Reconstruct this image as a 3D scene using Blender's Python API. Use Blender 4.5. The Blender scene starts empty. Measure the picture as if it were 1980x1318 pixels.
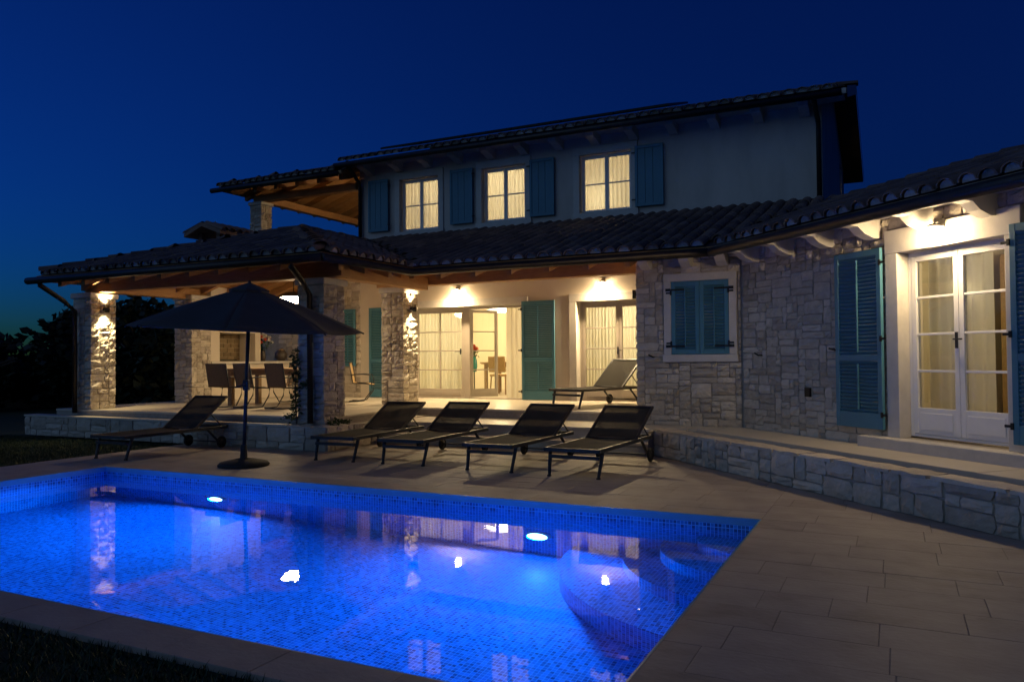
import bpy, math, random
from math import sin, cos, pi, sqrt, radians
from mathutils import Matrix, Vector
import numpy as np
random.seed(11)
RND = random.Random(5)
sc = bpy.context.scene
col = sc.collection

# ---------------------------------------------------------------- camera
CAM_H = 1.3
YAW, PITCH, ROLL = 0.458058, 0.0219667, -0.00841432
cam_data = bpy.data.cameras.new('camera')
cam_data.sensor_width = 36.0
cam_data.lens = 1508.256 / 1980 * 36
cam_data.clip_start = 0.05
cam_data.clip_end = 3000
cam = bpy.data.objects.new('camera', cam_data)
col.objects.link(cam)
_f = Vector((-sin(YAW) * cos(PITCH), cos(YAW) * cos(PITCH), sin(PITCH)))
_r = Vector((cos(YAW), sin(YAW), 0))
_u = _r.cross(_f)
_r2 = _r * cos(ROLL) + _u * sin(ROLL)
_u2 = -_r * sin(ROLL) + _u * cos(ROLL)
CM = Matrix((( _r2.x, _u2.x, -_f.x, 0), (_r2.y, _u2.y, -_f.y, 0), (_r2.z, _u2.z, -_f.z, CAM_H), (0, 0, 0, 1)))
cam.matrix_world = CM
sc.camera = cam
CMI = CM.inverted()

# ---------------------------------------------------------------- world (dusk sky)
SUN_EL, SUN_ROT = radians(-1.4), radians(-95)
w = bpy.data.worlds.new('World')
sc.world = w
w.use_nodes = True
nt = w.node_tree
nt.nodes.clear()
sky = nt.nodes.new('ShaderNodeTexSky')
sky.sky_type = 'NISHITA'
sky.sun_disc = False
sky.sun_elevation = SUN_EL
sky.sun_rotation = SUN_ROT
sky.air_density = 1.0
sky.dust_density = 0.0
sky.ozone_density = 6.0
tint = nt.nodes.new('ShaderNodeMix'); tint.data_type = 'RGBA'; tint.blend_type = 'MULTIPLY'
tint.inputs[0].default_value = 1.0
tint.inputs[7].default_value = (0.30, 2.15, 2.9, 1)
bg = nt.nodes.new('ShaderNodeBackground')
bg.inputs[1].default_value = 0.15
out = nt.nodes.new('ShaderNodeOutputWorld')
nt.links.new(sky.outputs[0], tint.inputs[6])
nt.links.new(tint.outputs[2], bg.inputs[0])
nt.links.new(bg.outputs[0], out.inputs[0])

# the last daylight, very soft, from behind the camera
sun_d = bpy.data.lights.new('sun', 'SUN')
sun_d.energy = 0.31
sun_d.angle = radians(70)
sun_d.color = (0.40, 0.68, 1.0)
sun = bpy.data.objects.new('sun', sun_d)
col.objects.link(sun)
sun.location = (-6, -12, 20)
sun.rotation_euler = Vector((0.35, 0.80, -0.34)).to_track_quat('-Z', 'Y').to_euler()

sc.view_settings.view_transform = 'Standard'
sc.view_settings.look = 'None'
sc.view_settings.exposure = 0.0
sc.view_settings.gamma = 1.0
sc.view_settings.use_curve_mapping = False
cy = sc.cycles
cy.use_denoising = True
try: cy.denoiser = 'OPENIMAGEDENOISE'
except Exception: pass
cy.max_bounces = 8; cy.diffuse_bounces = 3; cy.glossy_bounces = 4
cy.transmission_bounces = 6; cy.transparent_max_bounces = 16
cy.sample_clamp_indirect = 3.0; cy.sample_clamp_direct = 60.0
cy.blur_glossy = 0.6
cy.use_light_tree = True

# lamp powers
P_WING, P_PORCH, P_SCONCE, P_PEND, P_VER = 84.0, 66.0, 112.0, 78.0, 70.0
P_ROOM, P_UP, P_WROOM, P_POOL = 280.0, 74.0, 34.0, 172.0
WARM = (1.0, 0.74, 0.41)
WARM2 = (1.0, 0.78, 0.42)

# ---------------------------------------------------------------- materials
def new_mat(name):
    m = bpy.data.materials.new(name); m.use_nodes = True
    n = m.node_tree; n.nodes.clear()
    o = n.nodes.new('ShaderNodeOutputMaterial')
    return m, n, o

def ramp(n, stops):
    r = n.nodes.new('ShaderNodeValToRGB')
    e = r.color_ramp.elements
    e[0].position, e[0].color = stops[0][0], (*stops[0][1], 1)
    e[1].position, e[1].color = stops[-1][0], (*stops[-1][1], 1)
    for p, c in stops[1:-1]:
        k = e.new(p); k.color = (*c, 1)
    return r

def pbr(name, stops, scale=6.0, rough=0.7, bump=0.3, bscale=40.0, metal=0.0, per_piece=0.0, detail=6, stretch=(1, 1, 1), spec=0.4, bdist=0.01, coords='Object', hue=None):
    """noise-driven colour, per-piece tint, fine relief"""
    m, n, o = new_mat(name)
    L = n.links.new
    b = n.nodes.new('ShaderNodeBsdfPrincipled')
    b.inputs['Roughness'].default_value = rough
    b.inputs['Metallic'].default_value = metal
    b.inputs['Specular IOR Level'].default_value = spec
    L(b.outputs[0], o.inputs[0])
    geo = n.nodes.new('ShaderNodeNewGeometry')
    mp = n.nodes.new('ShaderNodeMapping')
    mp.inputs['Scale'].default_value = stretch
    L(geo.outputs['Position'], mp.inputs[0])
    nz = n.nodes.new('ShaderNodeTexNoise')
    nz.inputs['Scale'].default_value = scale
    nz.inputs['Detail'].default_value = detail
    nz.inputs['Roughness'].default_value = 0.6
    L(mp.outputs[0], nz.inputs['Vector'])
    fac = nz.outputs['Fac']
    if per_piece > 0:
        oi = n.nodes.new('ShaderNodeObjectInfo')
        add = n.nodes.new('ShaderNodeMath'); add.operation = 'ADD'
        L(oi.outputs['Random'], add.inputs[0]); L(geo.outputs['Random Per Island'], add.inputs[1])
        fr = n.nodes.new('ShaderNodeMath'); fr.operation = 'FRACT'
        L(add.outputs[0], fr.inputs[0])
        mx = n.nodes.new('ShaderNodeMix'); mx.data_type = 'FLOAT'
        mx.inputs[0].default_value = per_piece
        L(fac, mx.inputs[2]); L(fr.outputs[0], mx.inputs[3])
        fac = mx.outputs[0]
    r = ramp(n, stops)
    L(fac, r.inputs[0])
    L(r.outputs[0], b.inputs['Base Color'])
    if bump > 0:
        n2 = n.nodes.new('ShaderNodeTexNoise')
        n2.inputs['Scale'].default_value = bscale
        n2.inputs['Detail'].default_value = 5
        L(mp.outputs[0], n2.inputs['Vector'])
        bp = n.nodes.new('ShaderNodeBump')
        bp.inputs['Strength'].default_value = bump
        bp.inputs['Distance'].default_value = bdist
        L(n2.outputs['Fac'], bp.inputs['Height'])
        L(bp.outputs[0], b.inputs['Normal'])
    return m

def emit(name, color, strength):
    m, n, o = new_mat(name)
    e = n.nodes.new('ShaderNodeEmission')
    e.inputs[0].default_value = (*color, 1); e.inputs[1].default_value = strength
    n.links.new(e.outputs[0], o.inputs[0])
    return m

M_STONE = pbr('rough_limestone', [(0.0, (0.24, 0.195, 0.15)), (0.35, (0.40, 0.345, 0.275)), (0.65, (0.54, 0.475, 0.385)), (1.0, (0.66, 0.595, 0.49))], 9, 0.85, 0.9, 26, per_piece=0.45, bdist=0.02)
M_MORTAR = pbr('lime_mortar', [(0.2, (0.27, 0.235, 0.195)), (0.8, (0.40, 0.355, 0.30))], 14, 0.9, 0.6, 60)
M_PLASTER = pbr('cream_plaster', [(0.25, (0.58, 0.50, 0.40)), (0.75, (0.66, 0.58, 0.47))], 2.2, 0.85, 0.15, 90)
M_UPPER = pbr('grey_plaster', [(0.25, (0.40, 0.355, 0.315)), (0.5, (0.50, 0.45, 0.40)), (0.75, (0.57, 0.51, 0.455))], 1.9, 0.9, 0.35, 60, stretch=(1, 1, 0.3), detail=8)
M_TRIM = pbr('pale_dressed_stone', [(0.2, (0.46, 0.43, 0.39)), (0.8, (0.60, 0.56, 0.50))], 7, 0.75, 0.25, 70)
M_TILE = pbr('old_terracotta', [(0.0, (0.075, 0.05, 0.042)), (0.4, (0.14, 0.088, 0.068)), (0.75, (0.21, 0.135, 0.10)), (1.0, (0.30, 0.22, 0.18))], 7, 0.85, 0.4, 50, per_piece=0.6)
M_TILEBASE = pbr('roof_underlay', [(0.2, (0.05, 0.035, 0.03)), (0.8, (0.10, 0.07, 0.055))], 8, 0.9, 0.3, 40)
M_PLUG = pbr('mortar_plug', [(0.2, (0.12, 0.105, 0.09)), (0.8, (0.5, 0.47, 0.43))], 30, 0.9, 0.5, 50, per_piece=0.5)
M_WOOD = pbr('honey_wood', [(0.2, (0.22, 0.105, 0.035)), (0.55, (0.36, 0.185, 0.07)), (0.85, (0.46, 0.26, 0.11))], 5, 0.6, 0.25, 30, stretch=(1, 1, 6), per_piece=0.25)
M_DECKWOOD = pbr('oak_furniture', [(0.2, (0.20, 0.12, 0.06)), (0.8, (0.36, 0.24, 0.13))], 6, 0.55, 0.2, 40, stretch=(1, 6, 6))
M_TEAL = pbr('teal_paint', [(0.2, (0.052, 0.165, 0.23)), (0.8, (0.072, 0.208, 0.285))], 4, 0.5, 0.12, 60, per_piece=0.15)
M_WHITE = pbr('white_paint', [(0.2, (0.66, 0.65, 0.63)), (0.8, (0.76, 0.75, 0.72))], 5, 0.45, 0.05, 60)
M_DOORSHADE = pbr('shaded_door_paint', [(0.2, (0.34, 0.295, 0.24)), (0.8, (0.41, 0.36, 0.30))], 5, 0.5, 0.05, 60)  # beige frame paint, darkened to carry the shade of the recessed doors
M_GUTTER = pbr('dark_gutter_metal', [(0.2, (0.035, 0.03, 0.027)), (0.8, (0.06, 0.05, 0.045))], 8, 0.45, 0.1, 40, metal=0.6)
M_IRON = pbr('black_iron', [(0.2, (0.012, 0.012, 0.012)), (0.8, (0.03, 0.03, 0.03))], 20, 0.5, 0.2, 60, metal=0.5)
M_ALU = pbr('anthracite_frame', [(0.2, (0.022, 0.024, 0.028)), (0.8, (0.038, 0.04, 0.045))], 12, 0.42, 0.08, 80, metal=0.3)
M_RUBBER = pbr('black_rubber', [(0.2, (0.012, 0.012, 0.012)), (0.8, (0.025, 0.025, 0.025))], 20, 0.8, 0.2, 80)
M_PARASOL = pbr('dark_canopy_cloth', [(0.2, (0.048, 0.044, 0.044)), (0.8, (0.072, 0.066, 0.066))], 3, 0.9, 0.15, 220, bdist=0.003)
M_PAVING = pbr('travertine_paving', [(0.15, (0.17, 0.14, 0.115)), (0.42, (0.29, 0.245, 0.205)), (0.65, (0.35, 0.30, 0.25)), (0.95, (0.46, 0.40, 0.34))], 3.4, 0.62, 0.55, 26, per_piece=0.20, stretch=(1.0, 1.35, 1), bdist=0.006, detail=9)
M_TERRACE = pbr('terrace_stone', [(0.1, (0.48, 0.42, 0.33)), (0.9, (0.60, 0.54, 0.43))], 4, 0.36, 0.25, 40, per_piece=0.3, bdist=0.005)
M_GROUT = pbr('paving_grout', [(0.2, (0.20, 0.17, 0.14)), (0.8, (0.27, 0.235, 0.20))], 20, 0.95, 0.4, 90)
M_LAWN = pbr('lawn_soil', [(0.2, (0.012, 0.022, 0.008)), (0.8, (0.03, 0.05, 0.015))], 9, 0.95, 0.6, 50)
M_GRASS = pbr('grass_blade', [(0.1, (0.012, 0.028, 0.008)), (0.9, (0.03, 0.06, 0.016))], 5, 0.6, 0.0, per_piece=0.7)
M_SOIL = pbr('dark_soil', [(0.2, (0.02, 0.015, 0.012)), (0.8, (0.05, 0.038, 0.03))], 20, 0.95, 0.8, 60)
M_LEAF = pbr('leaf', [(0.1, (0.025, 0.05, 0.015)), (0.9, (0.07, 0.11, 0.03))], 3, 0.55, 0.0, per_piece=0.7)
M_DLEAF = pbr('evergreen_leaf', [(0.1, (0.008, 0.014, 0.006)), (0.9, (0.022, 0.036, 0.014))], 3, 0.7, 0.0, per_piece=0.7)
M_BARK = pbr('bark', [(0.2, (0.05, 0.035, 0.025)), (0.8, (0.10, 0.075, 0.055))], 12, 0.9, 0.8, 30, stretch=(3, 3, 0.6))
M_RED = pbr('red_petal', [(0.2, (0.55, 0.05, 0.02)), (0.8, (0.75, 0.14, 0.05))], 20, 0.6, 0.0, per_piece=0.6)
M_PETAL = pbr('white_petal', [(0.2, (0.72, 0.66, 0.58)), (0.8, (0.85, 0.80, 0.72))], 20, 0.6, 0.0, per_piece=0.4)
M_RATTAN = pbr('tan_rattan', [(0.2, (0.30, 0.19, 0.08)), (0.8, (0.46, 0.31, 0.14))], 30, 0.7, 0.5, 120)
M_INT = pbr('interior_wall_paint', [(0.2, (0.66, 0.58, 0.42)), (0.8, (0.72, 0.64, 0.48))], 2, 0.8, 0.05, 60)
M_GLAZE = pbr('teal_glaze', [(0.2, (0.02, 0.22, 0.20)), (0.8, (0.03, 0.30, 0.27))], 8, 0.25, 0.0)
M_CERAM = pbr('dark_ceramic', [(0.2, (0.05, 0.04, 0.035)), (0.8, (0.09, 0.07, 0.06))], 8, 0.35, 0.1, 30)
M_SOLAR = pbr('solar_glass', [(0.2, (0.008, 0.010, 0.02)), (0.8, (0.014, 0.018, 0.035))], 6, 0.22, 0.0, spec=0.5)
M_SOOT = pbr('smoked_firebrick', [(0.2, (0.16, 0.11, 0.06)), (0.8, (0.28, 0.20, 0.11))], 12, 0.8, 0.5, 40, per_piece=0.4)

def sling_mat():
    m, n, o = new_mat('woven_sling')
    L = n.links.new
    b = n.nodes.new('ShaderNodeBsdfPrincipled')
    b.inputs['Roughness'].default_value = 0.9
    b.inputs['Specular IOR Level'].default_value = 0.15
    tc = n.nodes.new('ShaderNodeTexCoord')
    br = n.nodes.new('ShaderNodeTexChecker')
    br.inputs['Scale'].default_value = 160
    br.inputs[1].default_value = (0.018, 0.017, 0.016, 1)
    br.inputs[2].default_value = (0.036, 0.033, 0.030, 1)
    L(tc.outputs['Object'], br.inputs[0]); L(br.outputs[0], b.inputs['Base Color'])
    tr = n.nodes.new('ShaderNodeBsdfTransparent')
    mx = n.nodes.new('ShaderNodeMixShader'); mx.inputs[0].default_value = 0.96
    L(tr.outputs[0], mx.inputs[1]); L(b.outputs[0], mx.inputs[2]); L(mx.outputs[0], o.inputs[0])
    return m
M_SLING = sling_mat()
M_BROWN = pbr('brown_weave', [(0.2, (0.085, 0.055, 0.035)), (0.8, (0.15, 0.10, 0.065))], 40, 0.75, 0.4, 160)

def glass_mat():
    m, n, o = new_mat('window_glass')
    L = n.links.new
    fr = n.nodes.new('ShaderNodeFresnel'); fr.inputs[0].default_value = 1.42
    tr = n.nodes.new('ShaderNodeBsdfTransparent'); tr.inputs[0].default_value = (0.97, 0.985, 0.97, 1)
    gl = n.nodes.new('ShaderNodeBsdfGlossy'); gl.inputs['Roughness'].default_value = 0.015
    mx = n.nodes.new('ShaderNodeMixShader')
    L(fr.outputs[0], mx.inputs[0]); L(tr.outputs[0], mx.inputs[1]); L(gl.outputs[0], mx.inputs[2]); L(mx.outputs[0], o.inputs[0])
    return m
M_GLASS = glass_mat()

def curtain_mat(name, c):
    m, n, o = new_mat(name)
    L = n.links.new
    d = n.nodes.new('ShaderNodeBsdfDiffuse'); d.inputs[0].default_value = (*c, 1)
    t = n.nodes.new('ShaderNodeBsdfTranslucent'); t.inputs[0].default_value = (*c, 1)
    mx = n.nodes.new('ShaderNodeMixShader'); mx.inputs[0].default_value = 0.5
    L(d.outputs[0], mx.inputs[1]); L(t.outputs[0], mx.inputs[2]); L(mx.outputs[0], o.inputs[0])
    return m
M_CURT = curtain_mat('linen_curtain', (0.80, 0.76, 0.64))
M_SHEER = curtain_mat('sheer_curtain', (0.86, 0.82, 0.72))

def water_mat():
    m, n, o = new_mat('pool_water')
    L = n.links.new
    g = n.nodes.new('ShaderNodeBsdfGlass')
    g.inputs['IOR'].default_value = 1.333; g.inputs['Roughness'].default_value = 0.0
    g.inputs['Color'].default_value = (1, 1, 1, 1)
    geo = n.nodes.new('ShaderNodeNewGeometry')
    n1 = n.nodes.new('ShaderNodeTexNoise'); n1.inputs['Scale'].default_value = 3.2; n1.inputs['Detail'].default_value = 3
    n2 = n.nodes.new('ShaderNodeTexNoise'); n2.inputs['Scale'].default_value = 14; n2.inputs['Detail'].default_value = 2
    L(geo.outputs['Position'], n1.inputs['Vector']); L(geo.outputs['Position'], n2.inputs['Vector'])
    ad = n.nodes.new('ShaderNodeMath'); ad.operation = 'MULTIPLY_ADD'; ad.inputs[1].default_value = 0.22
    L(n2.outputs['Fac'], ad.inputs[0]); L(n1.outputs['Fac'], ad.inputs[2])
    bp = n.nodes.new('ShaderNodeBump'); bp.inputs['Strength'].default_value = 1.0; bp.inputs['Distance'].default_value = 0.00045
    L(ad.outputs[0], bp.inputs['Height']); L(bp.outputs[0], g.inputs['Normal'])
    L(g.outputs[0], o.inputs[0])
    return m
M_WATER = water_mat()

def mosaic_mat(name, axes, dark=1.0):
    """small glass mosaic, drawn in the two in-plane axes"""
    m, n, o = new_mat(name)
    L = n.links.new
    b = n.nodes.new('ShaderNodeBsdfPrincipled'); b.inputs['Roughness'].default_value = 0.3
    geo = n.nodes.new('ShaderNodeNewGeometry')
    sp = n.nodes.new('ShaderNodeSeparateXYZ'); L(geo.outputs['Position'], sp.inputs[0])
    cb = n.nodes.new('ShaderNodeCombineXYZ')
    L(sp.outputs[axes[0]], cb.inputs[0]); L(sp.outputs[axes[1]], cb.inputs[1])
    br = n.nodes.new('ShaderNodeTexBrick')
    br.offset = 0.0; br.squash = 1.0
    br.inputs['Scale'].default_value = 1.0
    br.inputs['Brick Width'].default_value = 0.031
    br.inputs['Row Height'].default_value = 0.031
    br.inputs['Mortar Size'].default_value = 0.0028
    br.inputs['Mortar Smooth'].default_value = 0.1
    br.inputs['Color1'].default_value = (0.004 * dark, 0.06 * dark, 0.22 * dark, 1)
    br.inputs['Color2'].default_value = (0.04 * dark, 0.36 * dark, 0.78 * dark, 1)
    br.inputs['Mortar'].default_value = (0.16, 0.52, 0.82, 1)
    L(cb.outputs[0], br.inputs['Vector'])
    L(br.outputs['Color'], b.inputs['Base Color'])
    L(b.outputs[0], o.inputs[0])
    return m
M_MOS_F = mosaic_mat('mosaic_floor', ('X', 'Y'))
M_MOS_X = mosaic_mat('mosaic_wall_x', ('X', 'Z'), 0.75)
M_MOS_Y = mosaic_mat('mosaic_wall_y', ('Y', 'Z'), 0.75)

# ---------------------------------------------------------------- builders
def link(o, parent=None):
    col.objects.link(o)
    if parent is not None:
        o.parent = parent
    return o

def tag(o, label=None, cat=None, group=None, kind=None):
    if label: o['label'] = label
    if cat: o['category'] = cat
    if group: o['group'] = group
    if kind: o['kind'] = kind
    return o

def empty(name, loc, rz=0.0, label=None, cat=None, group=None):
    o = bpy.data.objects.new(name, None)
    o.empty_display_size = 0.2
    o.location = loc; o.rotation_euler = (0, 0, rz)
    col.objects.link(o)
    return tag(o, label, cat, group)

def frame(O, U, N):
    """local x -> U, local y -> up, local z -> outward normal N"""
    return Matrix(((U[0], 0, N[0], O[0]), (U[1], 0, N[1], O[1]), (0, 1, 0, O[2]), (0, 0, 0, 1)))

def FY(y): return frame((0, y, 0), (1, 0), (0, -1))          # faces the pool
def FX(x): return frame((x, 0, 0), (0, 1), (1, 0))            # faces +x
def FXN(x): return frame((x, 0, 0), (0, -1), (-1, 0))         # faces -x
R2 = sqrt(2)
def FW(s): return frame((s / 2, s / 2, 0), (1 / R2, -1 / R2), (-1 / R2, -1 / R2))

class MB:
    def __init__(s, M=None):
        s.v = []; s.f = []; s.m = []; s.M = M or Matrix.Identity(4)
    def P(s, p):
        q = s.M @ Vector(p); s.v.append((q.x, q.y, q.z)); return len(s.v) - 1
    def face(s, pts, m=0):
        s.f.append([s.P(p) for p in pts]); s.m.append(m); return s
    def box(s, a, b, m=0):
        x0, y0, z0 = [min(a[i], b[i]) for i in range(3)]; x1, y1, z1 = [max(a[i], b[i]) for i in range(3)]
        i = [s.P(p) for p in ((x0, y0, z0), (x1, y0, z0), (x1, y1, z0), (x0, y1, z0), (x0, y0, z1), (x1, y0, z1), (x1, y1, z1), (x0, y1, z1))]
        for q in ((0, 3, 2, 1), (4, 5, 6, 7), (0, 1, 5, 4), (1, 2, 6, 5), (2, 3, 7, 6), (3, 0, 4, 7)):
            s.f.append([i[k] for k in q]); s.m.append(m)
        return s
    def prism(s, poly, z0, z1, m=0, mtop=None, mbot=None):
        """poly: [(x, y)] ccw; z0 / z1 numbers or lists"""
        n = len(poly)
        a = z0 if isinstance(z0, (list, tuple)) else [z0] * n
        b = z1 if isinstance(z1, (list, tuple)) else [z1] * n
        lo = [s.P((p[0], p[1], a[k])) for k, p in enumerate(poly)]
        hi = [s.P((p[0], p[1], b[k])) for k, p in enumerate(poly)]
        s.f.append(hi); s.m.append(m if mtop is None else mtop)
        s.f.append(lo[::-1]); s.m.append(m if mbot is None else mbot)
        for k in range(n):
            j = (k + 1) % n
            s.f.append([lo[k], lo[j], hi[j], hi[k]]); s.m.append(m)
        return s
    def tube(s, pts, r, seg=8, m=0, cap=True):
        pts = [Vector(p) for p in pts]
        rr = r if isinstance(r, (list, tuple)) else [r] * len(pts)
        rings = []
        for k, p in enumerate(pts):
            d = (pts[min(k + 1, len(pts) - 1)] - pts[max(k - 1, 0)]).normalized()
            a = Vector((0, 0, 1)) if abs(d.z) < 0.9 else Vector((1, 0, 0))
            e1 = d.cross(a).normalized(); e2 = d.cross(e1)
            rings.append([s.P(p + (e1 * cos(2 * pi * q / seg) + e2 * sin(2 * pi * q / seg)) * rr[k]) for q in range(seg)])
        for k in range(len(rings) - 1):
            for q in range(seg):
                t = (q + 1) % seg
                s.f.append([rings[k][q], rings[k][t], rings[k + 1][t], rings[k + 1][q]]); s.m.append(m)
        if cap:
            s.f.append(rings[0][::-1]); s.m.append(m); s.f.append(rings[-1]); s.m.append(m)
        return s
    def lathe(s, prof, c=(0, 0, 0), seg=20, m=0, a0=0.0, a1=2 * pi):
        full = abs(a1 - a0 - 2 * pi) < 1e-6
        n = seg if full else seg + 1
        rings = []
        for r, z in prof:
            rings.append([s.P((c[0] + r * cos(a0 + (a1 - a0) * q / seg), c[1] + r * sin(a0 + (a1 - a0) * q / seg), c[2] + z)) for q in range(n)])
        for k in range(len(prof) - 1):
            for q in range(seg):
                t = (q + 1) % n
                s.f.append([rings[k][q], rings[k][t], rings[k + 1][t], rings[k + 1][q]]); s.m.append(m)
        return s
    def mesh(s, name, mats, smooth=False):
        me = bpy.data.meshes.new(name)
        me.from_pydata(s.v, [], s.f)
        for x in (mats if isinstance(mats, (list, tuple)) else [mats]): me.materials.append(x)
        me.polygons.foreach_set('material_index', s.m)
        if smooth: me.polygons.foreach_set('use_smooth', [True] * len(s.f))
        me.update()
        return me
    def build(s, name, mats, parent=None, smooth=False, bevel=0.0):
        o = bpy.data.objects.new(name, s.mesh(name, mats, smooth))
        link(o, parent)
        if parent is not None:
            o.matrix_parent_inverse = WINV.get(parent.name, Matrix.Identity(4))
        if bevel > 0:
            bm = o.modifiers.new('bevel', 'BEVEL'); bm.width = bevel; bm.segments = 2; bm.limit_method = 'ANGLE'
        return o
WINV = {}
def world_root(o):
    """children of this thing are given in world coordinates"""
    WINV[o.name] = (Matrix.Translation(o.location) @ o.rotation_euler.to_matrix().to_4x4()).inverted()
    return o

# -------- countable pieces: the 300 that show largest stay objects, the rest is joined
PIECES = {}
def score(M, size):
    p = M.translation
    q = CMI @ p
    if q.z > -0.3: return 0.0
    u, v = q.x / -q.z, q.y / -q.z
    if abs(u) > 0.68 or abs(v) > 0.46: return 0.0
    d = (CM.translation - p).normalized()
    nrm = Vector((M[0][2], M[1][2], M[2][2])).normalized()
    fc = max(0.03, nrm.dot(d))
    return size / (q.z * q.z) * fc

def piece(key, name, parent, mesh, M, size=None):
    if size is None:
        size = M.col[0].to_3d().length * M.col[1].to_3d().length
    PIECES.setdefault(key, []).append((score(M, size), name, parent, mesh, M))

def flush_pieces(limit=292):
    for key, lst in PIECES.items():
        lst.sort(key=lambda t: -t[0])
        rest = {}
        for k, (s, name, parent, mesh, M) in enumerate(lst):
            if k < limit:
                o = bpy.data.objects.new(name, mesh)
                link(o, parent)
                o.matrix_parent_inverse = WINV.get(parent.name, Matrix.Identity(4))
                o.matrix_basis = M
            else:
                rest.setdefault((parent.name, name), []).append((parent, mesh, M))
        for (pn, name), items in rest.items():
            vs, fs, ms = [], [], []
            off = 0
            for parent, mesh, M in items:
                n = len(mesh.vertices)
                co = np.empty(n * 3); mesh.vertices.foreach_get('co', co)
                co = co.reshape(-1, 3) @ np.array(M.to_3x3()).T + np.array(M.translation)
                vs.append(co)
                for p in mesh.polygons:
                    fs.append([i + off for i in p.vertices]); ms.append(p.material_index)
                off += n
            me = bpy.data.meshes.new(name)
            me.from_pydata(np.concatenate(vs).tolist(), [], fs)
            for x in items[0][1].materials: me.materials.append(x)
            me.polygons.foreach_set('material_index', ms)
            me.update()
            o = bpy.data.objects.new(name + '_field', me)
            link(o, items[0][0])
            o.matrix_parent_inverse = WINV.get(pn, Matrix.Identity(4))
            o['kind'] = 'stuff'

UNIT_BOX = {}
def unit_box(mat):
    if mat.name not in UNIT_BOX:
        UNIT_BOX[mat.name] = MB().box((-0.5, -0.5, -0.5), (0.5, 0.5, 0.5)).mesh('box_' + mat.name, mat)
    return UNIT_BOX[mat.name]

def S3(x, y, z): return Matrix.Diagonal((x, y, z, 1))
def T3(x, y, z): return Matrix.Translation((x, y, z))

# -------- stones
def stone_meshes(mat, n=22, seed=3, jit=0.06, rough=0.45):
    out, r = [], random.Random(seed)
    for k in range(n):
        b = MB()
        N = 4
        g = {}
        cj = [[(r.uniform(-jit, jit), r.uniform(-jit, jit)) for _ in range(N)] for _ in range(N)]
        for i in range(N):
            for j in range(N):
                x, y = -0.5 + i / 3, -0.5 + j / 3
                edge = i in (0, 3) or j in (0, 3)
                corner = i in (0, 3) and j in (0, 3)
                sx = 0.94 if corner else 0.985
                zz = r.uniform(0.35, 0.7) if edge else r.uniform(1.0 - rough, 1.0 + rough)
                g[i, j] = b.P((x * sx + cj[i][j][0] * (0.6 if edge else 1), y * sx + cj[i][j][1] * (0.6 if edge else 1), zz))
        for i in range(3):
            for j in range(3):
                b.f.append([g[i, j], g[i + 1, j], g[i + 1, j + 1], g[i, j + 1]]); b.m.append(0)
        ring = [(i, 0) for i in range(4)] + [(3, j) for j in range(1, 4)] + [(i, 3) for i in (2, 1, 0)] + [(0, j) for j in (2, 1)]
        low = []
        for q in ring:
            p = b.v[g[q]]
            low.append(b.P((p[0] * 1.01, p[1] * 1.01, -0.5)))
        for t in range(len(ring)):
            s = (t + 1) % len(ring)
            b.f.append([low[t], low[s], g[ring[s]], g[ring[t]]]); b.m.append(0)
        out.append(b.mesh('stone', mat))
    return out
STONES = stone_meshes(M_STONE)
ROUGH = stone_meshes(M_STONE, seed=19, jit=0.07, rough=0.75)
SMOOTHER = stone_meshes(M_STONE, seed=9, jit=0.045, rough=0.25)

def stones(parent, key, M, u0, u1, v0, v1, holes=(), cell=0.042, wr=(3, 9), hr=(2, 3), depth=0.028, joint=0.009, seed=1, meshes=None, clip=None):
    r = random.Random(seed)
    meshes = meshes or STONES
    nu, nv = max(1, int(round((u1 - u0) / cell))), max(1, int(round((v1 - v0) / cell)))
    cu, cv = (u1 - u0) / nu, (v1 - v0) / nv
    occ = [[False] * nv for _ in range(nu)]
    for i in range(nu):
        for j in range(nv):
            x, y = u0 + (i + 0.5) * cu, v0 + (j + 0.5) * cv
            for h in holes:
                if h[0] < x < h[1] and h[2] < y < h[3]: occ[i][j] = True
            if clip and not clip(x, y): occ[i][j] = True
    for j in range(nv):
        for i in range(nu):
            if occ[i][j]: continue
            wm, hm = r.randint(*wr), r.randint(*hr)
            if r.random() < 0.09: wm, hm = int(wm * 0.8) + 1, hm + 2
            a = 0
            while a < wm and i + a < nu and not occ[i + a][j]: a += 1
            if i + a < nu and not occ[i + a][j]:
                rem = 0
                while rem < 3 and i + a + rem < nu and not occ[i + a + rem][j]: rem += 1
                if rem < 2: a += rem
            c = 1
            while c < hm and j + c < nv and all(not occ[i + k][j + c] for k in range(a)): c += 1
            if j + c == nv - 1 and all(not occ[i + k][j + c] for k in range(a)): c += 1
            for k in range(a):
                for l in range(c): occ[i + k][j + l] = True
            W, H = a * cu - joint, c * cv - joint
            if W < 0.02 or H < 0.02: continue
            d = depth * r.uniform(0.7, 1.25)
            X = M @ T3(u0 + (i + a / 2) * cu, v0 + (j + c / 2) * cv, 0) @ Matrix.Rotation(r.uniform(-0.012, 0.012), 4, 'Z') @ S3(W * r.choice((1, 1, -1)) if False else W, H, d)
            piece(key, 'stone', parent, r.choice(meshes), X)

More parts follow.
